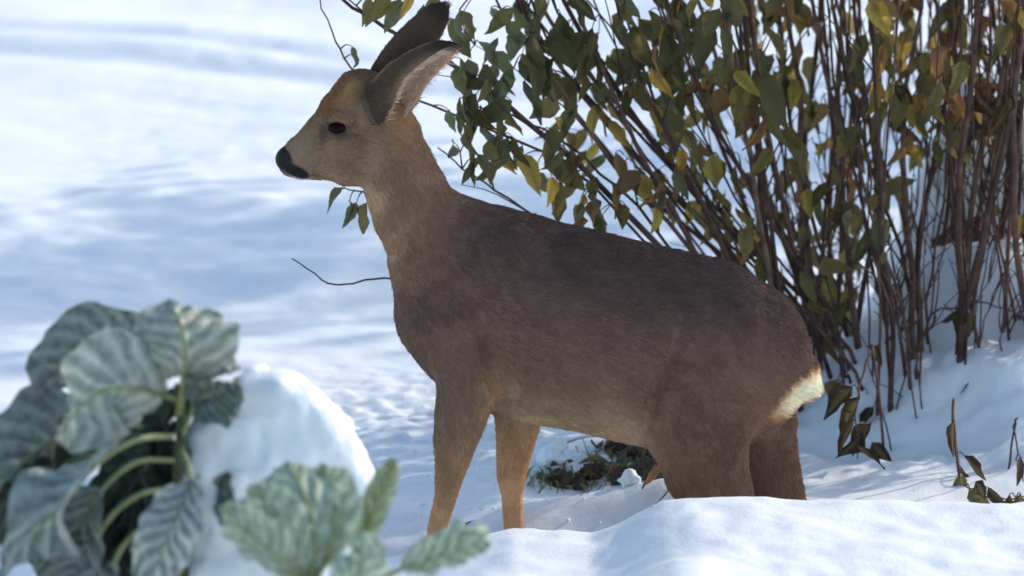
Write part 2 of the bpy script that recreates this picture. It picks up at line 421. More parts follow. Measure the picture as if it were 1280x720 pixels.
# eye sockets
for s in (-1, 1):
    c = np.array(PX(421, 160, s * .047))
    a = np.clip(((c - 0.05 - lo) / h).astype(int), 0, n3); b = np.clip(((c + 0.05 - lo) / h).astype(int), 0, n3)
    g = [AX[i][a[i]:b[i]] for i in range(3)]
    e = np.sqrt(((g[0][:, None, None] - c[0]) / 1.35) ** 2 + (g[1][None, :, None] - c[1]) ** 2 + (g[2][None, None, :] - c[2]) ** 2) - 0.0105
    sub = FLD[a[0]:b[0], a[1]:b[1], a[2]:b[2]]; k = .008
    hh = np.clip(0.5 - 0.5 * (sub + e) / k, 0, 1); FLD[a[0]:b[0], a[1]:b[1], a[2]:b[2]] = sub + (-e - sub) * hh + k * hh * (1 - hh)
# creases behind the shoulder and in front of the thigh
def crease(pts, rad, k, inset=.004):
    C = spline([PX(a, b_, 0) for a, b_ in pts], 14)
    for s in (-1, 1):
        for j, p in enumerate(C):
            i0, k0 = int(round((p[0] - lo[0]) / h)), int(round((p[2] - lo[2]) / h)); col_ = FLD[i0, :, k0]; ins_ = np.where(col_ < 0)[0]
            if not len(ins_): continue
            yy = AX[1][ins_[0] if s < 0 else ins_[-1]] + s * (rad - inset * math.sin(math.pi * (j + .5) / 14) - .002)
            c = np.array([p[0], yy, p[2]]); a = np.clip(((c - .04 - lo) / h).astype(int), 0, n3); b = np.clip(((c + .04 - lo) / h).astype(int), 0, n3)
            g = [AX[i][a[i]:b[i]] for i in range(3)]
            e = np.sqrt((g[0][:, None, None] - c[0]) ** 2 + (g[1][None, :, None] - c[1]) ** 2 + (g[2][None, None, :] - c[2]) ** 2) - rad
            sub = FLD[a[0]:b[0], a[1]:b[1], a[2]:b[2]]
            hh = np.clip(0.5 - 0.5 * (sub + e) / k, 0, 1); FLD[a[0]:b[0], a[1]:b[1], a[2]:b[2]] = np.maximum(sub, sub + (-e - sub) * hh + k * .25 * hh * (1 - hh))
crease([(597, 372), (602, 410), (611, 450), (624, 488)], .012, .008, .009)
crease([(838, 400), (828, 440), (810, 480), (797, 522)], .012, .008, .010)
DV, DQ = surface_nets(FLD, lo, h); del FLD
DV = lap(DV, DQ, 3); DN = vnormals(DV, DQ)

def mixc(c, d, w): return c * (1 - w[:, None]) + np.array(d)[None] * w[:, None]
def g2(px, py, cx, cy, sx, sy, ang=0.0):
    ca, sa = math.cos(R(ang)), math.sin(R(ang)); u = (px - cx) * ca + (py - cy) * sa; v = -(px - cx) * sa + (py - cy) * ca
    return np.exp(-(u / sx) ** 2 - (v / sy) ** 2)

def coat(V, N):
    """natural colours of a roe deer's winter coat, by place on the body"""
    px, py = to_px(V[:, 0], V[:, 2], 0 * V[:, 1]); yo = V[:, 1]
    c = np.tile(np.array([.165, .120, .092]), (len(V), 1))
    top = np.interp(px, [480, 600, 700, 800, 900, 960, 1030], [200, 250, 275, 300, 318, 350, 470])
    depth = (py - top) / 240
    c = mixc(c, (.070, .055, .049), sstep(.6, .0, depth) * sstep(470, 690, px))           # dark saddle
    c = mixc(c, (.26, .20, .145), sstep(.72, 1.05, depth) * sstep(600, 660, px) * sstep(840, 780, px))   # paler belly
    c = mixc(c, (.21, .155, .11), sstep(600, 520, px) * sstep(380, 250, py) * .8)          # neck
    c = mixc(c, (.26, .195, .135), g2(px, py, 480, 300, 26, 70, -14) * .7)                   # front of the neck
    c = mixc(c, (.46, .37, .26), g2(px, py, 466, 243, 16, 18) * .9)                          # pale throat
    c = mixc(c, (.23, .18, .13), sstep(500, 470, px) * sstep(240, 215, py) * .85)            # cheeks
    c = mixc(c, (.20, .17, .14), g2(px, py, 385, 185, 26, 20) * .8)                          # grey muzzle
    c = mixc(c, (.185, .105, .055), g2(px, py, 418, 116, 46, 17, -48) * .95)                  # rusty forehead
    c = mixc(c, (.38, .27, .15), g2(px, py, 437, 106, 16, 5, -55) * .7)
    c = mixc(c, (.33, .23, .13), g2(px, py, 500, 155, 14, 20, 20) * .6)                      # below the ear
    c = mixc(c, (.045, .034, .028), np.clip(1.3 * g2(px, py, 424, 161, 16, 9, 12), 0, 1) * .85)                    # round the eye
    c = mixc(c, (.03, .022, .02), np.clip(1.3 * g2(px, py, 404, 163, 6, 15, 5), 0, 1) * .6)                      # gland before the eye
    c = mixc(c, (.30, .22, .15), g2(px, py, 420, 222, 40, 8, 8) * .6)
    leg = sstep(500, 600, py) * sstep(700, 660, px)
    c = mixc(c, (.42, .28, .17), leg)                                                       # tawny legs
    c = mixc(c, (.14, .10, .075), leg * g2(px, py, 556, 545, 15, 60, -4) * .8)
    c = mixc(c, (.34, .20, .11), g2(px, py, 612, 475, 14, 40, 12) * .55)                     # rusty armpit
    c = mixc(c, (.15, .105, .075), sstep(540, 640, py) * sstep(780, 820, px) * .6)
    ink = np.array(vn(V[:, 0] * 160, V[:, 1] * 160, V[:, 2] * 160, 5)) * 2.5
    r = g2(px, py + ink * 1.6, 999, 483, 52, 19, -36)
    c = mixc(c, (.27, .17, .075), sstep(.22, .50, r)); c = mixc(c, (.66, .68, .58), sstep(.34, .8, r))   # rump patch
    c = mixc(c, (.07, .05, .04), np.clip(1.4 * g2(px, py, 441, 166, 9, 3.2, 18), 0, 1) * .6)                  # dark corner of the eye
    c = mixc(c, (.10, .072, .055), g2(px, py, 468, 112, 20, 24, 10) * .8)                     # dark ear root
    c = mixc(c, (.12, .085, .06), g2(px, py, 447, 92, 14, 8, -20) * .6)
    c = mixc(c, (.15, .12, .095), g2(px, py, 438, 172, 14, 8, 15) * .5)                       # behind the eye
    c = mixc(c, (.11, .085, .07), g2(px, py, 397, 218, 16, 2.2, 12) * .7)                      # mouth line
    chin = g2(px, py, 373, 223, 19, 6, 5); c = mixc(c, (.42, .45, .55), sstep(.3, .7, chin))
    nose = np.maximum(g2(px, py, 352, 196, 14, 18, -40), g2(px, py, 371, 212, 19, 8.5, 25)); nz = sstep(.33, .5, nose)
    n = np.array(fbm(V[:, 0] * 18, V[:, 1] * 18, V[:, 2] * 18, 3)) + .9 * np.array(vn(V[:, 0] * 210, V[:, 1] * 210, V[:, 2] * 90, 13)); c = c * (1 + .13 * n)[:, None]
    hd = sstep(520, 470, px) * sstep(260, 215, py)
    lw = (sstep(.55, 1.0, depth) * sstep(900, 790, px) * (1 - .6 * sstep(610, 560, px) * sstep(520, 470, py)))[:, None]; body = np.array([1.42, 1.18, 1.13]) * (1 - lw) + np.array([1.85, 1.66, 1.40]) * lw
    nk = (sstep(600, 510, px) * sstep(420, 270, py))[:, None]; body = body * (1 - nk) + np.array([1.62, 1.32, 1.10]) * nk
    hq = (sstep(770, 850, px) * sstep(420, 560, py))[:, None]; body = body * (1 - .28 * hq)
    lg = leg[:, None]; body = body * (1 - lg) + np.array([1.75, 1.42, 1.12]) * lg
    rp = sstep(.2, .5, r)[:, None]; body = body * (1 - rp) + np.array([1.4, 1.15, 1.0]) * rp
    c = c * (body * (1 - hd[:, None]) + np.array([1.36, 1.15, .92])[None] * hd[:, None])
    c = mixc(c, (.012, .011, .013), nz)
    return np.clip(c, 0.005, .9), nz

def skin_mat():
    m, N, L, b = mat("deer_skin", rough=0.8, spec=0.2)
    a = N.new("ShaderNodeAttribute"); a.attribute_name = "coat"; L.new(a.outputs["Color"], b.inputs["Base Color"])
    k = N.new("ShaderNodeAttribute"); k.attribute_name = "bare"
    q = N.new("ShaderNodeMapRange"); q.inputs[3].default_value = 0.85; q.inputs[4].default_value = 0.38
    L.new(k.outputs["Fac"], q.inputs[0]); L.new(q.outputs[0], b.inputs["Roughness"])
    n = noise(N, L, 260, 3, objco(N)); add_bump(N, L, b, n.outputs[0], 0.4, 0.003); return m
M_skin = skin_mat()
def fur_mat():
    m, N, L, b = mat("deer_fur", rough=0.7, spec=0.12)
    a = N.new("ShaderNodeAttribute"); a.attribute_name = "coat"; L.new(a.outputs["Color"], b.inputs["Base Color"]); return m
M_fur = fur_mat()

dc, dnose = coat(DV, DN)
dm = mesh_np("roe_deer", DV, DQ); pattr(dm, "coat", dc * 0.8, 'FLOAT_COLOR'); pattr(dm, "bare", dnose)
deer = link("roe_deer", dm, M_skin, label="grey-brown roe deer standing in profile in the snow, white rump patch", cat="deer")

def grow_fur(name, V, Q, N, flowf, colf, lenf, count, parent, seed, rad=0.00038, lift=0.2):
    g = np.random.default_rng(seed)
    tri = np.vstack([Q[:, [0, 1, 2]], Q[:, [0, 2, 3]]])
    ar = np.linalg.norm(np.cross(V[tri[:, 1]] - V[tri[:, 0]], V[tri[:, 2]] - V[tri[:, 0]]), axis=1)
    wl_ = lenf(V); ar = ar * np.where(wl_[tri[:, 0]] > 0.0012, 1, 0) * (0.016 / np.clip(wl_[tri[:, 0]], .004, .016)) ** 1.3
    pick = g.choice(len(tri), count, p=ar / ar.sum()); t = tri[pick]
    u = g.random((count, 1)); v = g.random((count, 1)); fl = u + v > 1; u = np.where(fl, 1 - u, u); v = np.where(fl, 1 - v, v)
    P = V[t[:, 0]] * (1 - u - v) + V[t[:, 1]] * u + V[t[:, 2]] * v
    Nn = N[t[:, 0]] * (1 - u - v) + N[t[:, 1]] * u + N[t[:, 2]] * v; Nn /= np.linalg.norm(Nn, axis=1)[:, None]
    D = flowf(P); D = D - Nn * (D * Nn).sum(1)[:, None]; D /= np.linalg.norm(D, axis=1)[:, None] + 1e-6
    clump = np.stack([vn(P[:, 0] * 55, P[:, 1] * 55, P[:, 2] * 55, seed + i) for i in range(3)], 1)
    D = D + 0.16 * clump + g.normal(0, 0.12, D.shape)
    D = D - Nn * np.minimum((D * Nn).sum(1), 0)[:, None]; D /= np.linalg.norm(D, axis=1)[:, None]
    Lh = lenf(P) * g.uniform(.65, 1.2, count); s = np.linspace(0, 1, 4)
    pts = P[:, None, :] - Nn[:, None, :] * 0.001 + Lh[:, None, None] * (D[:, None, :] * s[None, :, None] * 0.92 + Nn[:, None, :] * (lift * 1.5 * s - lift * 0.9 * s ** 2)[None, :, None])
    cu = bpy.data.hair_curves.new(name); cu.add_curves([4] * count)
    cu.attributes["position"].data.foreach_set("vector", pts.astype(np.float32).ravel())
    ra = cu.attributes.get("radius") or cu.attributes.new("radius", 'FLOAT', 'POINT')
    ra.data.foreach_set("value", np.tile(np.array([1, .9, .65, .15], np.float32) * rad, count))
    c = colf(P, Nn) * np.exp(g.normal(0, .15, (count, 1))); cc = np.ones((count, 4), np.float32); cc[:, :3] = np.clip(c, 0, 1)
    at = cu.attributes.new("coat", 'FLOAT_COLOR', 'CURVE'); at.data.foreach_set("color", cc.ravel())
    cu.materials.append(M_fur)
    o = bpy.data.objects.new(name, cu); COL.objects.link(o); o.parent = parent; o["kind"] = "stuff"; return o

def flow_body(P):
    A = np.zeros_like(P); W = np.zeros(len(P))
    for (p, q, r, r2, w, w2, fl, tg) in SEG:
        d = q - p; t = np.clip((P - p) @ d / (d @ d), 0, 1); e = P - p - t[:, None] * d
        f = np.sqrt((e[:, 0] ** 2 + e[:, 2] ** 2) / (r + (r2 - r) * t) ** 2 + e[:, 1] ** 2 / (w + (w2 - w) * t) ** 2) - 1
        wt = np.exp(-np.maximum(f, 0) * 6); A += wt[:, None] * fl; W += wt
    return A / W[:, None]
def len_body(P):
    px, py = to_px(P[:, 0], P[:, 2], 0 * P[:, 1])
    l = np.full(len(P), .0135); l = np.where(py > 520, np.interp(py, [520, 620], [.014, .006]), l)
    l = np.where(px > 780, np.maximum(l, .013), l)
    hd = sstep(505, 455, px) * sstep(262, 225, py); l = l * (1 - hd) + (.0095) * hd
    l = l * (1 - .55 * g2(px, py, 372, 200, 30, 26)); l = l * (1 - np.clip(1.4 * g2(px, py, 421, 160, 12, 6.5, 5), 0, 1))
    _, nz = coat(P, P); l = l * (1 - nz)
    r = g2(px, py, 996, 489, 44, 15, -36); return l + .010 * sstep(.25, .6, r)
grow_fur("fur", DV, DQ, DN, flow_body, lambda P, N: coat(P, N)[0], len_body, 330000, deer, 3)

# ears: cupped shells
M_ear_in = None
def make_ear(base, tip, open_dir, width, seed, streak=.8):
    """base, tip world points; open_dir = the way the cup faces"""
    base = np.array(base); tip = np.array(tip); ax = tip - base; Ln = np.linalg.norm(ax); ax = ax / Ln
    od = np.array(open_dir, float); od -= ax * (od @ ax); od /= np.linalg.norm(od); sd = np.cross(ax, od)
    nu, nv = 30, 22; V = []; UV = []
    for layer in (0, 1):
        for i in range(nu):
            u = i / (nu - 1); w = width * (np.interp(u, [0, .12, .35, .55, .75, .9, 1], [.58, .84, 1.0, .98, .88, .64, .22]))
            turn = np.interp(u, [0, .2, .5, 1], [2.75, 2.3, 1.55, 1.1])         # half angle of the cup, closed at the base
            bend = 0.010 * math.sin(math.pi * u)
            for j in range(nv):
                v = -1 + 2 * j / (nv - 1); a = v * turn; rc = w / max(math.sin(min(turn, 1.57)), .3)
                th = (0.0032 if layer == 0 else -0.0012) * (1 - .6 * abs(v) ** 6)
                rr = rc + th
                c = base + ax * (Ln * u) - od * bend
                p = c - od * (math.cos(a) * rr - rc * .55) + sd * math.sin(a) * rr
                p = p + ax * (-0.012 * abs(v) ** 2 * (1 - u))
                V.append(p); UV.append((u, v, layer))
    V = np.array(V); UV = np.array(UV); n = nu * nv; F = []
    for i in range(nu - 1):
        for j in range(nv - 1):
            a = i * nv + j; F.append((a, a + 1, a + nv + 1, a + nv)); F.append((n + a, n + a + nv, n + a + nv + 1, n + a + 1))
    for i in range(nu - 1):
        a = i * nv; F.append((a, a + nv, n + a + nv, n + a)); b = a + nv - 1; F.append((b, n + b, n + b + nv, b + nv))
    for j in range(nv - 1):
        a = (nu - 1) * nv + j; F.append((a, a + 1, n + a + 1, n + a)); F.append((j, n + j, n + j + 1, j + 1))
    Q = np.array(F); N = vnormals(V, Q)
    ctr = (base + tip) / 2 + od * 0.004
    if ((V[:n] - ctr) * N[:n]).sum() < 0: Q = Q[:, ::-1]; N = -N
    u, v, l = UV.T
    out = np.tile(np.array([.140, .090, .058]), (len(V), 1))
    out = mixc(out, (.42, .29, .16), sstep(.30, .12, np.abs(v + .1)) * sstep(.05, .2, u) * sstep(.9, .7, u) * streak)
    out = mixc(out, (.30, .215, .13), sstep(.72, .98, np.abs(v)) * sstep(1.0, .8, u) * sstep(.15, .4, u) * .85)
    out = mixc(out, (.05, .04, .038), sstep(.72, .95, u)); out = mixc(out, (.10, .070, .05), sstep(.25, .0, u) * .8)
    inn = np.tile(np.array([.78, .58, .44]), (len(V), 1)); inn = mixc(inn, (.58, .38, .28), sstep(.5, .15, np.abs(v)) * .6)
    inn = mixc(inn, (.12, .09, .08), sstep(.9, 1, u)); inn = mixc(inn, (.66, .48, .32), sstep(.3, .05, u))
    colr = np.where(l[:, None] > .5, inn, out)
    me = mesh_np("ear", V, Q); pattr(me, "coat", colr, 'FLOAT_COLOR'); pattr(me, "bare", 0 * u)
    o = link("ear", me, M_skin, deer)
    def near(P, arr):
        R_ = np.empty((len(P),) + arr.shape[1:])
        for s in range(0, len(P), 2000):
            d = ((P[s:s + 2000, None, :] - V[None]) ** 2).sum(2); R_[s:s + 2000] = arr[d.argmin(1)]
        return R_
    # the two skins are close together: grow each by its own faces
    for lay, cnt in ((0, 14000), (1, 7000)):
        keep = np.all(UV[Q][:, :, 2] == lay, axis=1) & np.all(UV[Q][:, :, 0] > .0, axis=1)
        Vl = V.copy(); cl = colr[UV[:, 2] == lay]; Vs = V[UV[:, 2] == lay]
        def cf(P, N_, Vs=Vs, cl=cl):
            r = np.empty((len(P), 3))
            for s in range(0, len(P), 2000): r[s:s + 2000] = cl[((P[s:s + 2000, None, :] - Vs[None]) ** 2).sum(2).argmin(1)]
            return r
        grow_fur("fur", Vl, Q[keep], N, lambda P: np.tile(ax, (len(P), 1)) + (0 if lay == 0 else .35 * np.random.default_rng(1).normal(0, 1, P.shape)), cf,
                 lambda P, lay=lay: np.full(len(P),   .011 if lay == 0 else .020), cnt, o, seed + lay, rad=.0004, lift=.3 if lay == 0 else .6)
    return o
make_ear(PX(462, 128, -.024), PX(567, 58, -.058), (.57, -.46, -.80), .049, 71)
make_ear(PX(472, 108, .028), PX(556, 8, .052), (.25, .93, -.15), .033, 81, 0)

# eyes
def eye_mat():
    m, N, L, b = mat("eye", (0.008, 0.006, 0.005), 0.12, 0.06); return m
M_eye = eye_mat()
for s in (-1, 1):
    c = PX(421, 160, s * .0385); V = []; F = []; nu, nv = 20, 12
    for i in range(nv + 1):
        a = math.pi * i / nv
        for j in range(nu):
            b = 2 * math.pi * j / nu; V.append((c.x + .0160 * math.sin(a) * math.cos(b), c.y + s * .0125 * math.cos(a), c.z + .0105 * math.sin(a) * math.sin(b)))
    F = [(i * nu + j, i * nu + (j + 1) % nu, (i + 1) * nu + (j + 1) % nu, (i + 1) * nu + j) for i in range(nv) for j in range(nu)]
    link("eye", mesh_np("eye", V, F), M_eye, deer)

# ------------------------------------------------------------------ the shrub
shrub = bpy.data.objects.new("shrub", None); COL.objects.link(shrub)
shrub.location = (PX(1090, 500, .95).x, .95, hz(PX(1090, 500, .95).x, .95)); SO = np.array(shrub.location)
tag(shrub, "many-stemmed shrub with wilted green and yellow leaves behind the deer", "shrub")
STEMS = []     # sampled world points of every stem, for hanging leaves

def add_stem(P, r0, r1, n=16, twigs=3, wob=.012, name="stem", seed=0):
    g = random.Random(seed * 7 + 3); C = spline(P, n)
    t = np.linspace(0, 1, n); off = np.stack([vn(t * 5 + seed * 3.1, t * 0 + i * 9.7, 0.5, 90 + i) for i in range(3)], 1) * (wob * t * (1.2 - t))[:, None] + np.stack([vn(t * 14 + seed * 1.7, t * 0 + i * 5.1, 0.2, 190 + i) for i in range(3)], 1) * .006 * np.minimum(1, t * 4)[:, None]
    C = C + off; bag = Bag(); V, F = tube(C, r0 + (r1 - r0) * t ** .8, 7 if r0 > .005 else 5); bag.add(V, F)
    # knots
    for k in range(twigs):
        i = g.randint(3, n - 2); p = C[i]; d = C[i] - C[i - 1]; d /= np.linalg.norm(d)
        q = np.array([g.uniform(-1, 1), g.uniform(-.6, .6), g.uniform(-.2, .9)]); ln = g.uniform(.05, .16) if r0 < .006 or k else g.uniform(.2, .45)
        e = p + (d * .6 + q * .6) * ln; m = (p + e) / 2 + np.array([g.uniform(-.01, .01), 0, .012])
        tw = spline([p, m, e], 6); V, F = tube(tw, np.linspace(.0022, .0008, 6), 4); bag.add(V, F); STEMS.append((tw, .002))
    STEMS.append((C, r0)); bag.V = [v - SO for v in bag.V]
    return link(name, bag.mesh(name), M_bark, shrub)

def PP(L_): return [PX(*p) for p in L_]
def base_at(px, y):
    x = PX(px, 480, y).x; return Vector((x, y, hz(x, y) - .04))
hand = [
    ([(930, 340, .80), (800, 150, .72), (690, -20, .66), (600, -220, .6)], 1005, .85, .0095),
    ([(880, 370, .68), (760, 245, .6), (690, 172, .57), (612, 112, .53), (540, 68, .5), (488, 40, .46), (445, 14, .45), (420, -8, .45), (380, -40, .44)], 1000, .75, .0075),
    ([(900, 405, .62), (760, 322, .55), (650, 258, .5), (590, 215, .47), (545, 185, .45)], 985, .65, .0042),
    ([(820, 450, .50), (640, 372, .42), (497, 352, .36), (430, 353, .33), (395, 343, .32), (365, 320, .31)], 985, .60, .0034),
    ([(800, 345, .58), (600, 300, .5), (500, 262, .44), (452, 241, .41), (424, 236, .40)], 990, .66, .0036),
    ([(760, 250, .62), (610, 165, .54), (500, 115, .5), (441, 86, .46), (424, 54, .45), (408, 20, .45), (396, -24, .45)], 1000, .72, .0036),
    ([(860, 300, .7), (740, 60, .62), (700, -60, .6), (660, -200, .58)], 1000, .8, .0065),
    ([(900, 300, .72), (800, 100, .66), (770, 0, .6), (740, -160, .55)], 1010, .8, .0075),
    ([(870, 320, .75), (770, 210, .66), (700, 110, .6), (640, 30, .56), (590, -40, .5)], 1000, .8, .006),
    ([(830, 300, .66), (720, 190, .6), (640, 145, .55), (580, 125, .5)], 995, .7, .0045),
    ([(960, 300, .85), (940, 130, .85), (925, 0, .83), (905, -250, .8)], 1010, .9, .011),
    ([(1010, 330, .95), (1000, 150, .95), (985, 0, .95), (960, -250, .9)], 1030, .95, .010),
    ([(1060, 330, .9), (1045, 150, .9), (1015, 10, .86), (980, -250, .8)], 1075, .9, .0085),
    ([(1100, 300, 1.0), (1096, 120, 1.0), (1093, 0, 1.0), (1090, -260, 1.0)], 1105, 1.0, .0125),
    ([(1140, 320, .85), (1130, 160, .85), (1150, 0, .83), (1190, -260, .8)], 1142, .82, .0085),
    ([(1150, 300, .9), (1180, 140, .9), (1200, 0, .9), (1230, -260, .9)], 1150, .85, .008),
    ([(1220, 230, 1.0), (1250, 110, 1.0), (1275, 0, 1.0), (1330, -260, 1.0)], 1195, .9, .0085),
    ([(1185, 330, 1.2), (1195, 160, 1.2), (1190, 0, 1.2), (1180, -260, 1.2)], 1190, 1.2, .0105),
    ([(1255, 250, 1.2), (1275, 120, 1.2), (1300, 0, 1.2), (1340, -260, 1.2)], 1245, 1.2, .010),
    # bent stems low on the right, leaves hanging from them
    ([(1165, 395, .85), (1200, 381, .84), (1240, 383, .83), (1290, 402, .82), (1330, 425, .8)], 1140, .85, .0032),
    ([(1195, 430, .75), (1203, 400, .74), (1215, 360, .74), (1232, 318, .74)], 1195, .78, .0034),
    ([(1262, 470, .75), (1250, 430, .75), (1247, 385, .75), (1252, 330, .75)], 1270, .72, .0028),
    ([(1168, 395, .78), (1150, 430, .77), (1142, 470, .76), (1146, 520, .72)][::-1], 1146, .72, .006),
    # dead shoots bowed down to the snow, withered leaves still on them
    ([(1092, 440, .47), (1078, 470, .45), (1072, 520, .42), (1076, 572, .41)], 1110, .55, .0035),
    ([(1192, 500, .32), (1197, 560, .27), (1212, 606, .22), (1248, 622, .19), (1292, 616, .17)], 1205, .42, .0032),
    ([(1268, 520, .34), (1274, 565, .28), (1280, 600, .24)], 1262, .42, .0026),
    ([(1120, 380, .8), (1100, 300, .8), (1085, 200, .8), (1080, 120, .8)], 1135, .78, .0045),
]
for i, (pl, bpx, by, r0) in enumerate(hand):
    add_stem([base_at(bpx, by)] + PP(pl), r0, max(.0012, r0 * .35), n=20, twigs=3 if r0 > .004 else 0, wob=.02, seed=i)
nh = len(hand)
for i in range(128):
    if i < 20:      # leaning out to the left behind the deer's back
        bx = rnd.uniform(975, 1090); by = rnd.uniform(.75, 1.2); tx = rnd.uniform(600, 930); dep = by - rnd.uniform(.0, .3); r0 = rnd.uniform(.003, .008)
        midx = bx * .42 + tx * .58; midy = rnd.uniform(170, 240)
    else:           # the dense upright clump
        bx = rnd.uniform(1000, 1330) if i < 98 else rnd.uniform(1290, 1560); by = rnd.uniform(.72, 1.6); tx = bx + rnd.gauss(0, 75) - (1150 - bx) * .15; dep = by + rnd.uniform(-.12, .15); r0 = rnd.choice([.0028, .003, .004, .005, .0065, .008, .010])
        midx = (bx + tx) / 2 + rnd.gauss(0, 14); midy = 230
    ty = -rnd.uniform(160, 520)
    b0 = base_at(bx, by)
    add_stem([b0, PX(bx * .8 + midx * .2, rnd.uniform(380, 420), by), PX(midx, midy, (by + dep) / 2), PX(tx * .75 + midx * .25, 0, dep), PX(tx + (tx - midx) * .4, ty, dep)], r0, r0 * .4, n=16, twigs=rnd.randint(4, 9), wob=.03, seed=100 + i)
# thin dead shoots in the lower right
for i in range(26):
    bx = rnd.uniform(1090, 1300); by = rnd.uniform(.6, 1.3); b0 = base_at(bx, by); l = rnd.uniform(.14, .4)
    e = b0 + Vector((rnd.gauss(0, .07), rnd.gauss(0, .05), l)); m = (b0 + e) / 2 + Vector((rnd.gauss(0, .02), 0, .02))
    add_stem([b0, m, e], .0022, .0009, n=9, twigs=rnd.randint(0, 3), wob=.02, seed=300 + i)

# leaves
def leaf_mesh(kind, seed, L_=1.0):
    g = random.Random(seed); nu, nv = 7, 5; V = []; ve = []
    fold = g.uniform(.25, .95); curl = g.uniform(-.2, .7); twist = g.uniform(-.9, .9); wd = g.uniform(.22, .33); wav = g.uniform(.03, .09)
    if kind == 'dry': fold = g.uniform(.7, 1.2); curl = g.uniform(.4, 1.0); wav = .09
    for i in range(nu):
        u = i / (nu - 1); w = wd * (math.sin(math.pi * min(1, u ** .72)) ** .8 if 0 < u < 1 else 0.012) * (1.08 - .35 * u)
        if u > .8: w *= 1 - (u - .8) * 1.2
        wl_r = (w * g.uniform(.72, 1.12), w * g.uniform(.72, 1.12))
        cy = -curl * u * u * .45; cz = u * (1 - .12 * curl * u)
        for j in range(nv):
            v = -1 + 2 * j / (nv - 1); f = fold * (1 - .3 * u); w2 = wl_r[v > 0]; x = v * w2 * math.cos(f); y = cy + abs(v) * w2 * math.sin(f) + wav * math.sin(7 * u + 3 * v + seed) * abs(v)
            a = twist * u; V.append((x * math.cos(a) - y * math.sin(a) * .3, y * math.cos(a) + x * math.sin(a), -cz)); ve.append(.55 if j == nv // 2 else 0.0)
    F = [(i * nv + j, i * nv + j + 1, (i + 1) * nv + j + 1, (i + 1) * nv + j) for i in range(nu - 1) for j in range(nv - 1)]
    me = mesh_np("leaf", V, F); pattr(me, "vein", ve); me.materials.append(M_leaf); return me, np.array(V), np.array(F), np.array(ve)
LEAF = [leaf_mesh('fresh', i) for i in range(18)]; DRY = [leaf_mesh('dry', 50 + i) for i in range(10)]
TINT = {'g': (.17, .175, .095), 'd': (.125, .120, .062), 'o': (.22, .18, .075), 'y': (.50, .36, .09), 'b': (.27, .16, .085), 'k': (.065, .046, .036), 'p': (.22, .25, .17)}
def tint(c):
    a = TINT[c]; s = rnd.uniform(.75, 1.3); return (a[0] * s * rnd.uniform(.88, 1.15), a[1] * s, a[2] * s * rnd.uniform(.8, 1.15))
SP = [(np.array([to_px(p[0], p[2], p[1]) for p in C]), C, r) for C, r in STEMS]
AP = np.vstack([s[0] for s in SP]); AC = np.vstack([s[1] for s in SP])
petiole_bag = Bag(); many = dict(V=[], F=[], v=[], t=[], n=0); n_leaf = [0]

def hang_leaf(anchor, base, size, c, single=True, down=.75, face=None):
    """a leaf whose stalk leaves the stem at anchor and whose blade hangs from base"""
    z = -Vector((rnd.gauss(0, .42), rnd.gauss(-.1, .35), -down)).normalized()             # local +Z: against the blade
    f = Vector(face) if face else Vector((rnd.gauss(0, .75), rnd.choice([-1, -1, -1, 1]) * 1.0, rnd.gauss(.2, .3)))
    x = f.cross(z).normalized(); y = z.cross(x); M = Matrix((x, y, z)).transposed()
    dry = c in 'bk' and rnd.random() < .7; src = rnd.choice(DRY if dry else LEAF)
    if (Vector(anchor) - Vector(base)).length > .004:
        a = np.array(anchor); b = np.array(base); m = (a + b) / 2 + np.array([0, 0, .006]); V, F = tube(spline([a, m, b], 5), np.linspace(.0016, .0009, 5), 4); petiole_bag.add(V - SO, F)
    if single and n_leaf[0] < 298:
        o = bpy.data.objects.new("leaf", src[0]); COL.objects.link(o); o.parent = shrub
        o.matrix_basis = Matrix.LocRotScale(Vector(base) - Vector(SO), M.to_quaternion(), Vector((size * rnd.uniform(.85, 1.2), size, size)))
        o.color = (*tint(c), 1); n_leaf[0] += 1
    else:
        V = src[1] * size @ np.array(M.transposed()) + np.array(base) - SO
        many['V'].append(V); many['F'].append(src[2] + many['n']); many['n'] += len(V); many['v'].append(src[3]); many['t'].append(np.tile(tint(c), (len(V), 1)))

def leaf_at(px, py, c, size=.07, single=True, ymax=9, spread=28):
    """hang a leaf near the photo pixel (its blade centre), from the closest stem there"""
    tgt_y = py - size / 2 / SPX * .75
    d = (AP[:, 0] - px) ** 2 + (AP[:, 1] - tgt_y) ** 2 + np.where(AC[:, 1] > ymax, 1e7, 0) + rng.uniform(0, spread ** 2, len(AP))
    i = int(d.argmin()); a = AC[i]; dist = math.sqrt((AP[i, 0] - px) ** 2 + (AP[i, 1] - tgt_y) ** 2)
    b = np.array(PX(px, tgt_y, a[1] - rnd.uniform(.0, .06)))
    k = np.linalg.norm(b - a)
    if k > .13: b = a + (b - a) * .13 / k
    hang_leaf(a, b, size, c, single)

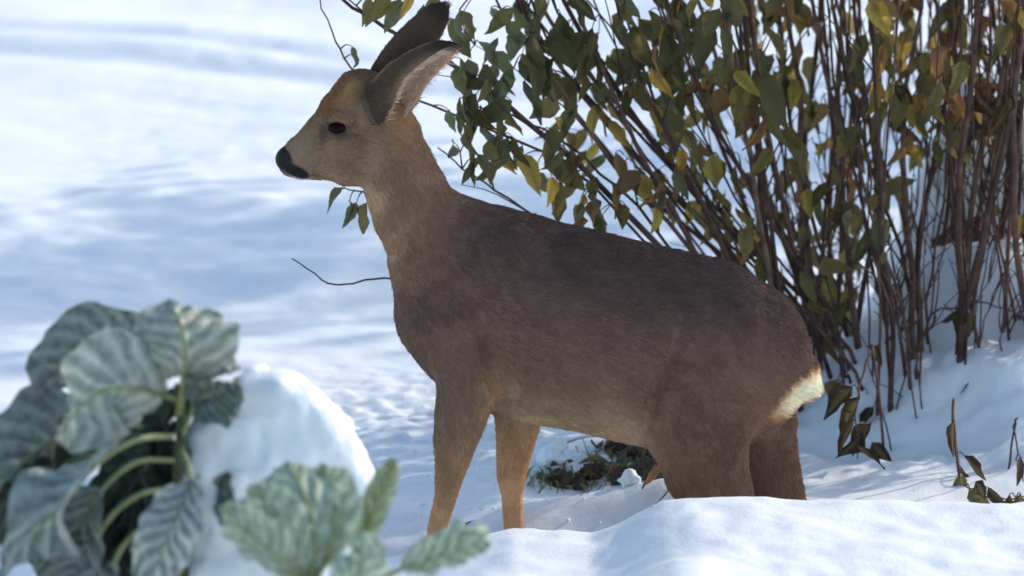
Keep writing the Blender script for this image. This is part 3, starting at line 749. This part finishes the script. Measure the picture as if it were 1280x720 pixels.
# leaves that can be told apart: photo x, y of the blade, colour class, length
marks = """440 68 g 30;447 78 g 24;428 250 g 40;437 262 o 38;446 268 g 42;459 274 o 58;462 12 o 50;482 8 o 60;500 18 g 60;515 6 y 40;530 22 g 50;548 12 o 60;562 40 g 55;575 30 p 50;
572 62 g 46;590 45 g 50;598 70 p 55;585 92 g 60;603 100 g 60;570 100 g 50;615 84 g 50;622 62 g 50;640 30 g 60;655 16 d 70;668 40 d 60;650 55 g 60;632 110 g 60;615 125 g 62;600 150 g 48;588 165 o 42;585 190 g 40;580 182 g 45;
600 172 p 46;612 190 o 50;622 205 y 44;597 205 g 40;640 150 g 60;655 125 g 70;648 105 g 66;665 95 d 66;690 70 d 60;700 40 d 60;715 55 d 56;730 60 d 52;745 60 d 48;640 190 o 60;655 220 y 70;668 235 o 66;680 195 o 60;
690 240 y 56;705 262 o 50;690 180 g 56;700 220 o 56;720 130 o 80;716 160 o 72;735 180 o 70;752 150 y 76;760 170 y 60;748 200 y 60;770 210 b 64;778 230 b 52;765 250 b 50;800 235 b 66;815 245 b 56;742 260 g 60;728 268 g 50;
790 60 d 76;800 90 d 80;812 40 d 70;830 70 d 80;780 20 d 70;850 30 d 80;845 100 d 70;832 150 d 90;870 140 d 80;820 165 g 66;850 190 g 66;862 210 o 60;845 225 o 76;870 230 g 60;890 215 y 70;880 160 o 60;905 120 y 70;918 110 y 66;
895 110 y 60;930 90 o 70;940 130 d 80;957 150 o 76;985 200 o 70;965 205 o 60;975 110 o 80;1000 70 b 70;1010 40 b 60;990 30 b 76;1020 95 d 60;960 60 o 70;940 40 d 70;920 20 d 66;890 60 d 80;900 30 d 66;
1035 200 o 70;1055 215 b 66;1030 235 b 60;1060 240 b 50;1045 265 o 60;1020 270 g 60;1100 300 g 76;1085 310 g 70;1105 290 g 60;1130 240 o 60;1120 240 g 50;1145 245 g 56;1075 190 o 60;1110 130 y 70;1095 120 y 60;1130 140 o 80;1150 120 o 80;
1100 60 o 76;1120 30 o 80;1140 60 o 70;1160 150 g 46;1185 165 g 36;1175 175 g 36;1200 110 b 76;1215 130 b 80;1190 80 b 76;1225 90 b 70;1230 170 b 66;1205 60 b 70;1190 20 o 66;1215 150 b 60;1250 60 d 60;1265 30 d 50;1170 60 o 70;1155 90 o 76;
940 300 o 70;950 330 o 64;925 310 o 60;1000 360 o 76;1015 375 o 80;1028 350 o 70;1050 400 g 80;1065 410 g 70;1045 430 o 60;1070 380 o 60;905 290 g 60;920 280 o 60;890 290 o 56;1060 330 o 60;1005 300 o 60;985 280 o 60;
1195 405 d 50;1214 405 d 56;1240 420 d 40;1268 415 d 46;1190 425 d 40;1272 440 d 36;1260 300 k 40;1245 270 d 40;1210 490 k 26;1213 495 k 24;1252 468 k 30;1090 445 k 40;
1065 505 k 60;1075 520 k 60;1082 535 k 60;1068 545 k 60;1088 550 k 56;1058 535 k 50;1078 560 k 56;1092 525 k 50;1085 505 k 50;1070 575 k 46;1090 570 k 46;1048 490 b 50;1060 485 k 50;1052 455 k 56;1040 470 k 56;1066 460 k 50;1036 440 b 50;
1196 400 k 36;1205 585 k 40;1215 420 k 42;1200 610 d 40;1222 615 k 42;1235 625 k 42;1250 622 k 42;1212 625 d 40;1265 615 k 36;1275 585 k 40;1278 420 k 36;1195 590 k 36;1192 545 k 46;1262 632 k 36;1276 630 k 46"""
for t in marks.replace("\n", "").split(";"):
    x, y, c, s = t.split(); leaf_at(float(x), float(y), c, float(s) * SPX * .95 * rnd.uniform(.8, 1.15), spread=16)
fill = [((560, 15, 680, 250), 40, 'ggggop', .066), ((640, 0, 800, 130), 46, 'gddo', .085), ((690, 100, 900, 290), 60, 'ooygbo', .08), ((790, 0, 1000, 130), 80, 'ddoobyg', .095),
        ((900, 100, 1060, 330), 50, 'oodby', .095), ((1050, 0, 1280, 200), 95, 'ooobbdky', .105), ((1000, 220, 1130, 450), 20, 'oog', .075)]
for (x0, y0, x1, y1), n, cs, sz in fill:
    for _ in range(n): leaf_at(rnd.uniform(x0, x1), rnd.uniform(y0, y1), rnd.choice(cs), sz * .82 * rnd.uniform(.75, 1.2), spread=26)
# the rest of the crown, above and to the right of the picture, and the leaves too many to single out
up = np.where((AP[:, 1] < -70) & (AP[:, 0] > 560))[0]
for i in rng.choice(up, 1900):
    a = AC[i]; b = a + np.array([rnd.gauss(0, .035), rnd.gauss(0, .035), rnd.gauss(0, .02)])
    hang_leaf(a, b, rnd.uniform(.05, .09), rnd.choice('gddoob'), single=False)
low = np.where((AP[:, 0] > 1310) & (AP[:, 1] < 470))[0]
for i in rng.choice(low, 420):
    a = AC[i]; b = a + np.array([rnd.gauss(0, .04), rnd.gauss(0, .04), rnd.gauss(0, .02)])
    hang_leaf(a, b, rnd.uniform(.06, .10), rnd.choice('gdoobb'), single=False)
me = mesh_np("foliage", np.vstack(many['V']), np.vstack(many['F'])); pattr(me, "vein", np.concatenate(many['v'])); pattr(me, "tint", np.vstack(many['t']), 'FLOAT_COLOR')
link("foliage", me, M_leaf_many, shrub, kind="stuff")
link("leaf_stalks", petiole_bag.mesh("leaf_stalks"), M_bark, shrub, kind="stuff")

# ------------------------------------------------------------------ frosted kale in front
def kale_leaf(parent, mid, hw, side, bow=.35, u0=.2, rib=.006, ruffle=.007, seed=0, tip=.25, name="leaf", col=(1, 1, 1), veins=7, tex=.011, asym=0.0, base_w=.0):
    O = np.array(parent.location); hw = hw * (.93 if parent is ka else .9); bow = -bow if parent is ka else bow; C = spline([PX(*p) for p in mid], 46); T = np.gradient(C, axis=0); T /= np.linalg.norm(T, axis=1)[:, None]
    s = np.array(side, float); nv = 33; V = []; ve = []
    us = u0 + (1 - u0) * np.sin(np.linspace(0, math.pi / 2, 46)); tt = np.linspace(0, 1, 46)
    for i, u in enumerate(us):
        p = np.array([np.interp(u, tt, C[:, k]) for k in range(3)]); t = np.array([np.interp(u, tt, T[:, k]) for k in range(3)])
        S = s - t * (s @ t); S /= np.linalg.norm(S); N = np.cross(t, S)
        q = (u - u0) / (1 - u0); w = hw * (base_w + (1 - base_w) * min(1, (q / .38)) ** .65) * max(0, 1 - max(0, (q - .4) / .6) ** 2.5) ** .5 + .001
        for j in range(nv):
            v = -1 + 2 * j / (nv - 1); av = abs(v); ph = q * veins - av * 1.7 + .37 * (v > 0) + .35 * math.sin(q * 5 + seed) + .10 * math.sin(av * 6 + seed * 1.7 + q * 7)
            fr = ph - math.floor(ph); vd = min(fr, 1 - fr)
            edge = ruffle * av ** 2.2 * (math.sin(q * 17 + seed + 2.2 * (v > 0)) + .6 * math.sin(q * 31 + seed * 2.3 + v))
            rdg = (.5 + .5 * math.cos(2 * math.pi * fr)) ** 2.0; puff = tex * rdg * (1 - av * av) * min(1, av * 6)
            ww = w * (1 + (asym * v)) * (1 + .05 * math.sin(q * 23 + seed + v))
            V.append(p + S * v * ww * (1 - .22 * bow * av) + N * (-bow * ww * av ** 1.7 + edge + puff)); ve.append(rdg * .7 * (1 - .3 * av) if av > .05 else .7)  # vein colour, plus pleat shading painted as pale ridges and darker valleys
    V = np.array(V); Nz = np.stack([vn(V[:, 0] * 70 + seed, V[:, 1] * 70, V[:, 2] * 70, 7 + k) for k in range(3)], 1) * .0022; V = V + Nz + np.stack([vn(V[:, 0] * 150 + seed, V[:, 1] * 150, V[:, 2] * 150, 17 + k) for k in range(3)], 1) * .0016
    F = [(i * nv + j, i * nv + j + 1, (i + 1) * nv + j + 1, (i + 1) * nv + j) for i in range(45) for j in range(nv - 1)]
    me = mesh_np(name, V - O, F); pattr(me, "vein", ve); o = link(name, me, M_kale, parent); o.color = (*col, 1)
    V, F = tube(C - O, np.interp(tt, [0, u0, .7, 1], [rib * .85, rib * .75, rib * .45, rib * .12]), 8); b = Bag(); b.add(V, F); link("midrib", b.mesh("midrib"), M_rib, o)
    return o

def kale_root(px, y, label):
    o = bpy.data.objects.new("kale_plant", None); COL.objects.link(o); x = PX(px, 700, y).x; o.location = (x, y, hz(x, y)); tag(o, label, "kale"); return o
YA = -1.5
ka = kale_root(225, YA, "tall kale plant with drooping frosted crinkled leaves, left of the snow heap")
O = np.array(ka.location)
st = spline([tuple(O + [0, 0, -.05]), PX(228, 680, YA), PX(222, 600, YA), PX(226, 520, YA), PX(222, 480, YA)], 16); b = Bag(); b.add(*tube(st - O, np.linspace(.010, .005, 16), 9)); link("stalk", b.mesh("stalk"), M_stalk, ka)
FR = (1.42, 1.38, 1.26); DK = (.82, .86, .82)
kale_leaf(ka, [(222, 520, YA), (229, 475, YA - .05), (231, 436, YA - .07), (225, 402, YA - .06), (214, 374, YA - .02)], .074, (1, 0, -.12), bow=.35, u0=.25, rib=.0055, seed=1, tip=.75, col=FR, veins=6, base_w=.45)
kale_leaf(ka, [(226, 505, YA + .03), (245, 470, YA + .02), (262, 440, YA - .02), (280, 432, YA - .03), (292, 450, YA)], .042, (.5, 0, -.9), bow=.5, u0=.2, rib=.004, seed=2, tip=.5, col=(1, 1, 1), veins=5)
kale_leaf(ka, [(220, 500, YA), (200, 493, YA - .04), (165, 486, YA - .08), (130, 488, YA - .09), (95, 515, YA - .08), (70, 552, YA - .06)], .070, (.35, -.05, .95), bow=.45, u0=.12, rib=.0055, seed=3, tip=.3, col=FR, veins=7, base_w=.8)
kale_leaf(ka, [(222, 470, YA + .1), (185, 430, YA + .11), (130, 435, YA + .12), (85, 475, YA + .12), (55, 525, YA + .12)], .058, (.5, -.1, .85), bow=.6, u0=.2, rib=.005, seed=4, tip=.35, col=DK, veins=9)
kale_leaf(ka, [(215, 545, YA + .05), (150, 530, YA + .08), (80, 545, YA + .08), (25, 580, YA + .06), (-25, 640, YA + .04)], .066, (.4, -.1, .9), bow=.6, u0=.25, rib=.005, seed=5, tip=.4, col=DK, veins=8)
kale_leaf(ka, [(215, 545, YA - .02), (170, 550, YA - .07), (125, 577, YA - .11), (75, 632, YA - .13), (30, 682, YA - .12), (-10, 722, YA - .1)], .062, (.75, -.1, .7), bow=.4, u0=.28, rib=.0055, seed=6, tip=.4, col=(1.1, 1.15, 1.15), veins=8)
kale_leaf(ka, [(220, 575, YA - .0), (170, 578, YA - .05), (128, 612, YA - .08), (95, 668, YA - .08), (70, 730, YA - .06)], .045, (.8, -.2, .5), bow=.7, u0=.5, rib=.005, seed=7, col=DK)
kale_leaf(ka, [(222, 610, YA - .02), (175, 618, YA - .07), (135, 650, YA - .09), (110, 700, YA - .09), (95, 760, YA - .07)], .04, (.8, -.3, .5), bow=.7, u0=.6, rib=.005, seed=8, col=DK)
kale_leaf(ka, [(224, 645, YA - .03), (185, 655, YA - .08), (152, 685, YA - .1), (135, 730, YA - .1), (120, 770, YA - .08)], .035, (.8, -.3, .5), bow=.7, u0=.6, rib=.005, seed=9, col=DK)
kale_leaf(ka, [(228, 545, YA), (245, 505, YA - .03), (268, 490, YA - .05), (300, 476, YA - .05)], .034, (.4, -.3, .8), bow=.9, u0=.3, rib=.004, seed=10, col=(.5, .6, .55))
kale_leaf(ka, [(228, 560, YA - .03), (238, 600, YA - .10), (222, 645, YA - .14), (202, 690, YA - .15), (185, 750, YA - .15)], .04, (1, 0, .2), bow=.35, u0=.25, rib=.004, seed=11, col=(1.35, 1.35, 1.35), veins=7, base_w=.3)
for k, (x, y0) in enumerate(((90, 690), (140, 700), (40, 640), (170, 600), (190, 560), (175, 660), (200, 640))):          # inner leaves tinted very dark in the heart of the plant
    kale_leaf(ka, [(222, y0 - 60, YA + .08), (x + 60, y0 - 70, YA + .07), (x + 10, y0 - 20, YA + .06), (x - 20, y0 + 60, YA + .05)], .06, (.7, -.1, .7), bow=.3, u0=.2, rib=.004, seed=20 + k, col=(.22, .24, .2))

YB = -1.8
kb = kale_root(380, YB, "small kale plant with upright pale green leaves in front of the snow heap")
O = np.array(kb.location)
st = spline([tuple(O + [0, 0, -.05]), PX(390, 760, YB), PX(388, 725, YB), PX(388, 705, YB)], 8); b = Bag(); b.add(*tube(st - O, np.linspace(.016, .012, 8), 8)); link("stalk", b.mesh("stalk"), M_stalk, kb)
GR = (1.75, 1.8, 1.5)
kale_leaf(kb, [(388, 735, YB), (392, 690, YB - .03), (388, 640, YB - .03), (372, 600, YB), (362, 578, YB + .03)], .045, (1, 0, 0), bow=-.35, u0=.1, rib=.005, seed=31, col=GR, veins=6, base_w=.35)
kale_leaf(kb, [(385, 735, YB), (360, 690, YB - .05), (335, 640, YB - .05), (315, 605, YB - .03)], .042, (.85, -.1, .4), bow=-.4, u0=.1, rib=.005, seed=32, col=GR, veins=6, base_w=.3)
kale_leaf(kb, [(390, 735, YB), (412, 690, YB - .03), (420, 640, YB - .02), (414, 600, YB + .01), (404, 580, YB + .03)], .032, (.95, 0, .1), bow=-.5, u0=.15, rib=.004, seed=33, col=(1.8, 1.75, 1.4), veins=6)
kale_leaf(kb, [(395, 745, YB), (430, 710, YB), (458, 660, YB + .02), (478, 612, YB + .02), (492, 575, YB + .02)], .017, (.9, 0, .4), bow=-.9, u0=.35, rib=.006, seed=34, col=(1.4, 1.45, 1.0), veins=5, ruffle=.004)
kale_leaf(kb, [(385, 735, YB), (350, 700, YB - .08), (310, 665, YB - .1), (275, 635, YB - .09)], .035, (.6, -.3, .8), bow=-.3, u0=.1, rib=.004, seed=35, col=(1.5, 1.55, 1.3), veins=6)
kale_leaf(kb, [(390, 740, YB), (430, 730, YB - .08), (452, 705, YB - .1), (445, 665, YB - .08)], .035, (.8, -.2, .4), bow=-.3, u0=.1, rib=.004, seed=36, col=GR, veins=6)
kale_leaf(kb, [(390, 745, YB), (450, 735, YB - .06), (500, 712, YB - .09), (550, 695, YB - .1), (585, 683, YB - .1), (612, 678, YB - .09)], .040, (.1, -.45, .9), bow=.25, u0=.42, rib=.005, seed=37, col=(1.35, 1.45, 1.15), veins=6, base_w=.25, tip=.3)

for k, (x, y) in enumerate(((282, 600), (345, 598))):
    kale_leaf(kb, [(388, 745, YB), (x + 30, 690, YB - .02), (x + 4, 640, YB + .02), (x, y - 12, YB + .05)], .018, (.9, -.2, .2), bow=.5, u0=.4, rib=.003, seed=40 + k, col=(.45, .5, .48))

# heap of snow lying over and between the kale plants
def blob(name, balls, h, k, nz, **kw):
    P = np.array([b[:3] for b in balls]); r = max(b[3] for b in balls) + .03
    lo = P.min(0) - r; hi = P.max(0) + r; n = np.ceil((hi - lo) / h).astype(int) + 1
    X, Y, Z = np.meshgrid(*[lo[i] + h * np.arange(n[i]) for i in range(3)], indexing='ij'); F = None
    for (x, y, z, rr) in balls:
        d = np.sqrt((X - x) ** 2 + (Y - y) ** 2 + (Z - z) ** 2) - rr
        if F is None: F = d
        else:
            hh = np.clip(.5 + .5 * (F - d) / k, 0, 1); F = F + (d - F) * hh - k * hh * (1 - hh)
    F = F + nz * .3 * vn(X / (r * .07), Y / (r * .07), Z / (r * .07), 8) + nz * fbm(X / (r * .6), Y / (r * .6), Z / (r * .6), int(abs(lo[0]) * 999)) + nz * .4 * vn(X / (r * .15), Y / (r * .15), Z / (r * .15), 3)
    V, Q = surface_nets(F, lo, h); V = lap(V, Q, 2); c = np.array([P[:, 0].mean(), P[:, 1].mean(), V[:, 2].min()])
    o = link(name, mesh_np(name, V - c, Q), **kw); o.location = c; return o
YS = -1.45; hb = []
for (px, py, r) in ((300, 506, 34), (338, 502, 38), (372, 514, 38), (402, 548, 38), (426, 588, 36), (446, 630, 30), (272, 542, 34), (250, 575, 26), (262, 615, 36), (325, 585, 72), (390, 645, 56), (300, 640, 66), (370, 700, 80), (290, 720, 74), (300, 790, 90), (380, 800, 90), (330, 880, 120), (330, 980, 140)):
    p = PX(px, py, YS + .02); hb.append((p.x, p.y, p.z, r * SPX * .78))
blob("snow_heap", hb, .006, .035, .013, mat=M_snow, label="rounded heap of snow lying over the kale plants", cat="snow heap")

# ------------------------------------------------------------------ dug-up patch beneath the deer's belly
def clump(name, px, py, r, m, lab, cat, grp, seed, flat=.75, h=.003, dz=.0):
    p = on_snow(px, py); g = random.Random(seed); b = [(p.x, p.y, p.z + r * .4 + dz, r * .8)]
    for _ in range(6): b.append((p.x + g.uniform(-.7, .7) * r, p.y + g.uniform(-.5, .5) * r, p.z + r * g.uniform(.0, .8) * flat + dz, r * g.uniform(.35, .6)))
    return blob(name, b, h, r * .2, r * .3, mat=m, label=lab, cat=cat, group=grp)
cl = ["dark soil clod in the middle of the dug-up patch, left of the round snow lump", "dark soil clod just left of the larger white snow lump", "dark weedy soil clod nearest the deer's far foreleg", "largest dark soil clod, right under the deer's belly line", "dark soil clod at the back of the dug-up patch, under the belly", "dark soil clod between the larger white snow lump and the hind leg", "smallest dark soil clod at the front of the dug-up patch"]
for k, (px, py, r) in enumerate(((737, 598, .028), (772, 606, .026), (697, 606, .026), (806, 576, .036), (772, 570, .032), (818, 600, .032), (722, 612, .020))):
    clump("soil_clod", px, py, r, M_soil, cl[k], "soil clod", "soil clods under the belly", 400 + k)
sl = ["larger white snow lump at the edge of the dug-up patch, nearest the hind leg", "white snow lump in the middle of the dug-up patch", "crusty snow lump beside the deer's far foreleg", "broken snow lump behind the deer's far foreleg", "small snow crumb at the front of the dug-up patch"]
for k, (px, py, r) in enumerate(((786, 608, .022), (757, 583, .020), (695, 585, .034), (680, 570, .026), (760, 616, .010))):
    clump("snow_lump", px, py, r, M_snow, sl[k], "snow lump", "loose snow lumps", 420 + k, dz=.004)
bag = Bag(); g = random.Random(5)
for i in range(300):
    px, py = g.choice([(690, 606, 22, 9), (720, 610, 30, 6), (770, 590, 36, 14), (805, 590, 22, 18), (780, 572, 30, 8), (695, 600, 16, 8)])[0:2], None
    cx, cy = px; p = on_snow(cx + g.gauss(0, 20), cy + g.gauss(0, 6)); d = Vector((g.gauss(0, 1), g.gauss(0, .6), g.uniform(-.1, .45))).normalized(); l = g.uniform(.012, .034)
    e = p + d * l + Vector((0, 0, .012)); s = Vector((g.gauss(0, 1), g.gauss(0, 1), 0)).normalized() * g.uniform(.0015, .005)
    m = (p + e) / 2 + Vector((0, 0, .008)); bag.add(np.array([p - s * .4, p + s * .4, m + s, m - s, e]), [(0, 1, 2, 3), (3, 2, 4, 3)])
link("weeds", bag.mesh("weeds"), M_weed, label="matted green weeds uncovered in the dug-up patch", cat="weeds", kind="stuff")
def fallen(px, py, size, c, lab, grp=None, lift=.01):
    p = on_snow(px, py); src = rnd.choice(DRY if c in 'bk' else LEAF); o = bpy.data.objects.new("fallen_leaf", src[0]); COL.objects.link(o)
    o.location = p + Vector((0, 0, lift)); o.rotation_euler = (R(rnd.uniform(50, 110)), R(rnd.uniform(-30, 30)), R(rnd.uniform(0, 360))); o.scale = (size * 1.25,) * 3; o.color = (*tint(c), 1)
    return tag(o, lab, "leaf", grp)
dl = sorted(((716, 592, .05, 'b'), (745, 575, .055, 'b'), (735, 585, .05, 'y'), (770, 600, .05, 'b'), (800, 600, .05, 'b'), (812, 575, .055, 'b'), (790, 565, .05, 'b'), (822, 590, .05, 'o'), (704, 598, .045, 'g'), (688, 610, .045, 'd'), (748, 612, .04, 'o'), (761, 596, .05, 'g'), (783, 588, .05, 'p'), (828, 606, .045, 'b')))
od = "first second third fourth fifth sixth seventh eighth ninth tenth eleventh twelfth thirteenth fourteenth".split()
kn = {'b': "brown", 'y': "yellow", 'o': "olive", 'g': "green", 'd': "dark green", 'p': "pale green"}
for k, (px, py, s, c) in enumerate(dl):
    fallen(px, py, s, c, f"curled {kn[c]} leaf in the dug-up patch, {od[k]} leaf counting from the far foreleg", "fallen leaves in the dug-up patch", .028)
fallen(592, 657, .04, 'd', "small dark leaf on the snow between the deer's forelegs", None)
for k, (pl, lab) in enumerate((([(690, 572), (712, 552), (745, 545), (770, 548)], "dry bent stalk arching over the snow behind the far foreleg"), ([(742, 592), (736, 570), (728, 548)], "dry upright stalk standing in the dug-up patch"), ([(738, 575), (752, 560), (762, 550)], "short dry stalk leaning across the dug-up patch"), ([(838, 595), (836, 615), (815, 637)], "thin dark twig lying on the drift beside the hind leg"))):
    p0 = on_snow(*pl[0]); y0 = p0.y; P = [p0] + [PX(a, b_, y0 - .03 * i) for i, (a, b_) in enumerate(pl[1:], 1)]
    if k == 3: P = [on_snow(a, b_) + Vector((0, 0, .004)) for a, b_ in pl]
    c = np.array(P[0]); b = Bag(); b.add(*tube(spline(P, 10) - c, np.linspace(.0022, .001, 10), 5)); o = link("dry_stalk", b.mesh("dry_stalk"), M_straw if k < 3 else M_bark, label=lab, cat="stalk"); o.location = c

# dark lumps standing in for a shaded hollow of stems and dirt
for k, (px, py, y, r, lab) in enumerate(((1205, 305, 1.40, .07, "dark stone standing in for the shaded hollow behind the shrub stems"), (1265, 330, 1.40, .05, "smaller dark stone for the same shaded hollow, at the foot of the snow mound"))):
    p = PX(px, py, y); b = [(p.x, p.y, p.z, r * .7), (p.x + r * .5, p.y + .02, p.z - r * .2, r * .55), (p.x - r * .5, p.y, p.z - r * .2, r * .6), (p.x, p.y, p.z - r * .8, r)]
    blob("infill", b, .008, .03, .01, mat=M_infill, label=lab, cat="infill")

# ------------------------------------------------------------------ unseen spruce added right of the frame to shade the left-hand snow
def spruce(x, y, ht, wd, seed):
    g = random.Random(seed); z0 = hz(x, y); root = bpy.data.objects.new("shade_spruce", None); COL.objects.link(root); root.location = (x, y, z0)
    tag(root, "unseen spruce added beyond the shrub to shade the left-hand snow", "added tree")
    b = Bag(); b.add(*tube([(0, 0, -.1), (0, 0, ht * .3), (.02, 0, ht * .65), (0, 0, ht)], [.11, .085, .05, .008], 9)); crown = Bag()
    for i in range(120):
        t = (i + g.random()) / 120; z = ht * (.22 + .77 * t); a = i * 2.4 + g.uniform(-.3, .3); l = wd * (1 - t) ** .75 * g.uniform(.75, 1.15) + .08
        d = Vector((math.cos(a), math.sin(a), 0)); P = [Vector((0, 0, z)), d * l * .5 + Vector((0, 0, z - l * .08)), d * l + Vector((0, 0, z - l * .22))]
        C = spline(P, 7); b.add(*tube(C, np.linspace(.014, .004, 7), 4)); sd = Vector((-d.y, d.x, 0))
        for k in range(int(40 + 120 * l)):
            u = g.random() ** .7; p = Vector(C[min(6, int(u * 6.99))]) + sd * g.uniform(-1, 1) * l * .3 * (1.1 - u) + Vector((0, 0, g.uniform(-.05, .02)))
            e = (d * g.uniform(.3, 1) + sd * g.uniform(-1, 1) + Vector((0, 0, g.uniform(-.6, .1)))).normalized() * g.uniform(.07, .14); w = e.cross(Vector((g.gauss(0, 1), g.gauss(0, 1), 1))).normalized() * .014
            crown.add(np.array([p - w, p + w, p + e]), [(0, 1, 2, 0)])
    link("trunk", b.mesh("trunk"), M_bark, root); link("crown", crown.mesh("crown"), M_needle, root, kind="stuff")
M_needle = mat("spruce_needles", (.045, .065, .04), .7)[0]
spruce(4.3, 5.75, 5.8, 1.6, 2)

# crumbs of broken snow kicked up round the deer's feet and on the bank
bag = Bag(); g = random.Random(77)
for i in range(200):
    x, y = g.gauss(-.05, .22), g.uniform(-.1, .75)
    r = abs(g.gauss(0, .0025)) + .0015; z = hz(x, y) + r * .4; V = []
    for a in ((0, 0, 1), (1, 0, .1), (.2, 1, 0), (-1, .1, .1), (-.1, -1, 0), (0, 0, -1)): V.append((x + r * a[0] * g.uniform(.6, 1.3), y + r * a[1] * g.uniform(.6, 1.3), z + r * a[2] * g.uniform(.5, 1)))
    bag.add(np.array(V), [(0, 1, 2, 0), (0, 2, 3, 0), (0, 3, 4, 0), (0, 4, 1, 0), (5, 2, 1, 5), (5, 3, 2, 5), (5, 4, 3, 5), (5, 1, 4, 5)])
link("snow_crumbs", bag.mesh("snow_crumbs"), M_snow, label="loose crumbs of snow scattered round the deer's feet", cat="snow", kind="stuff")
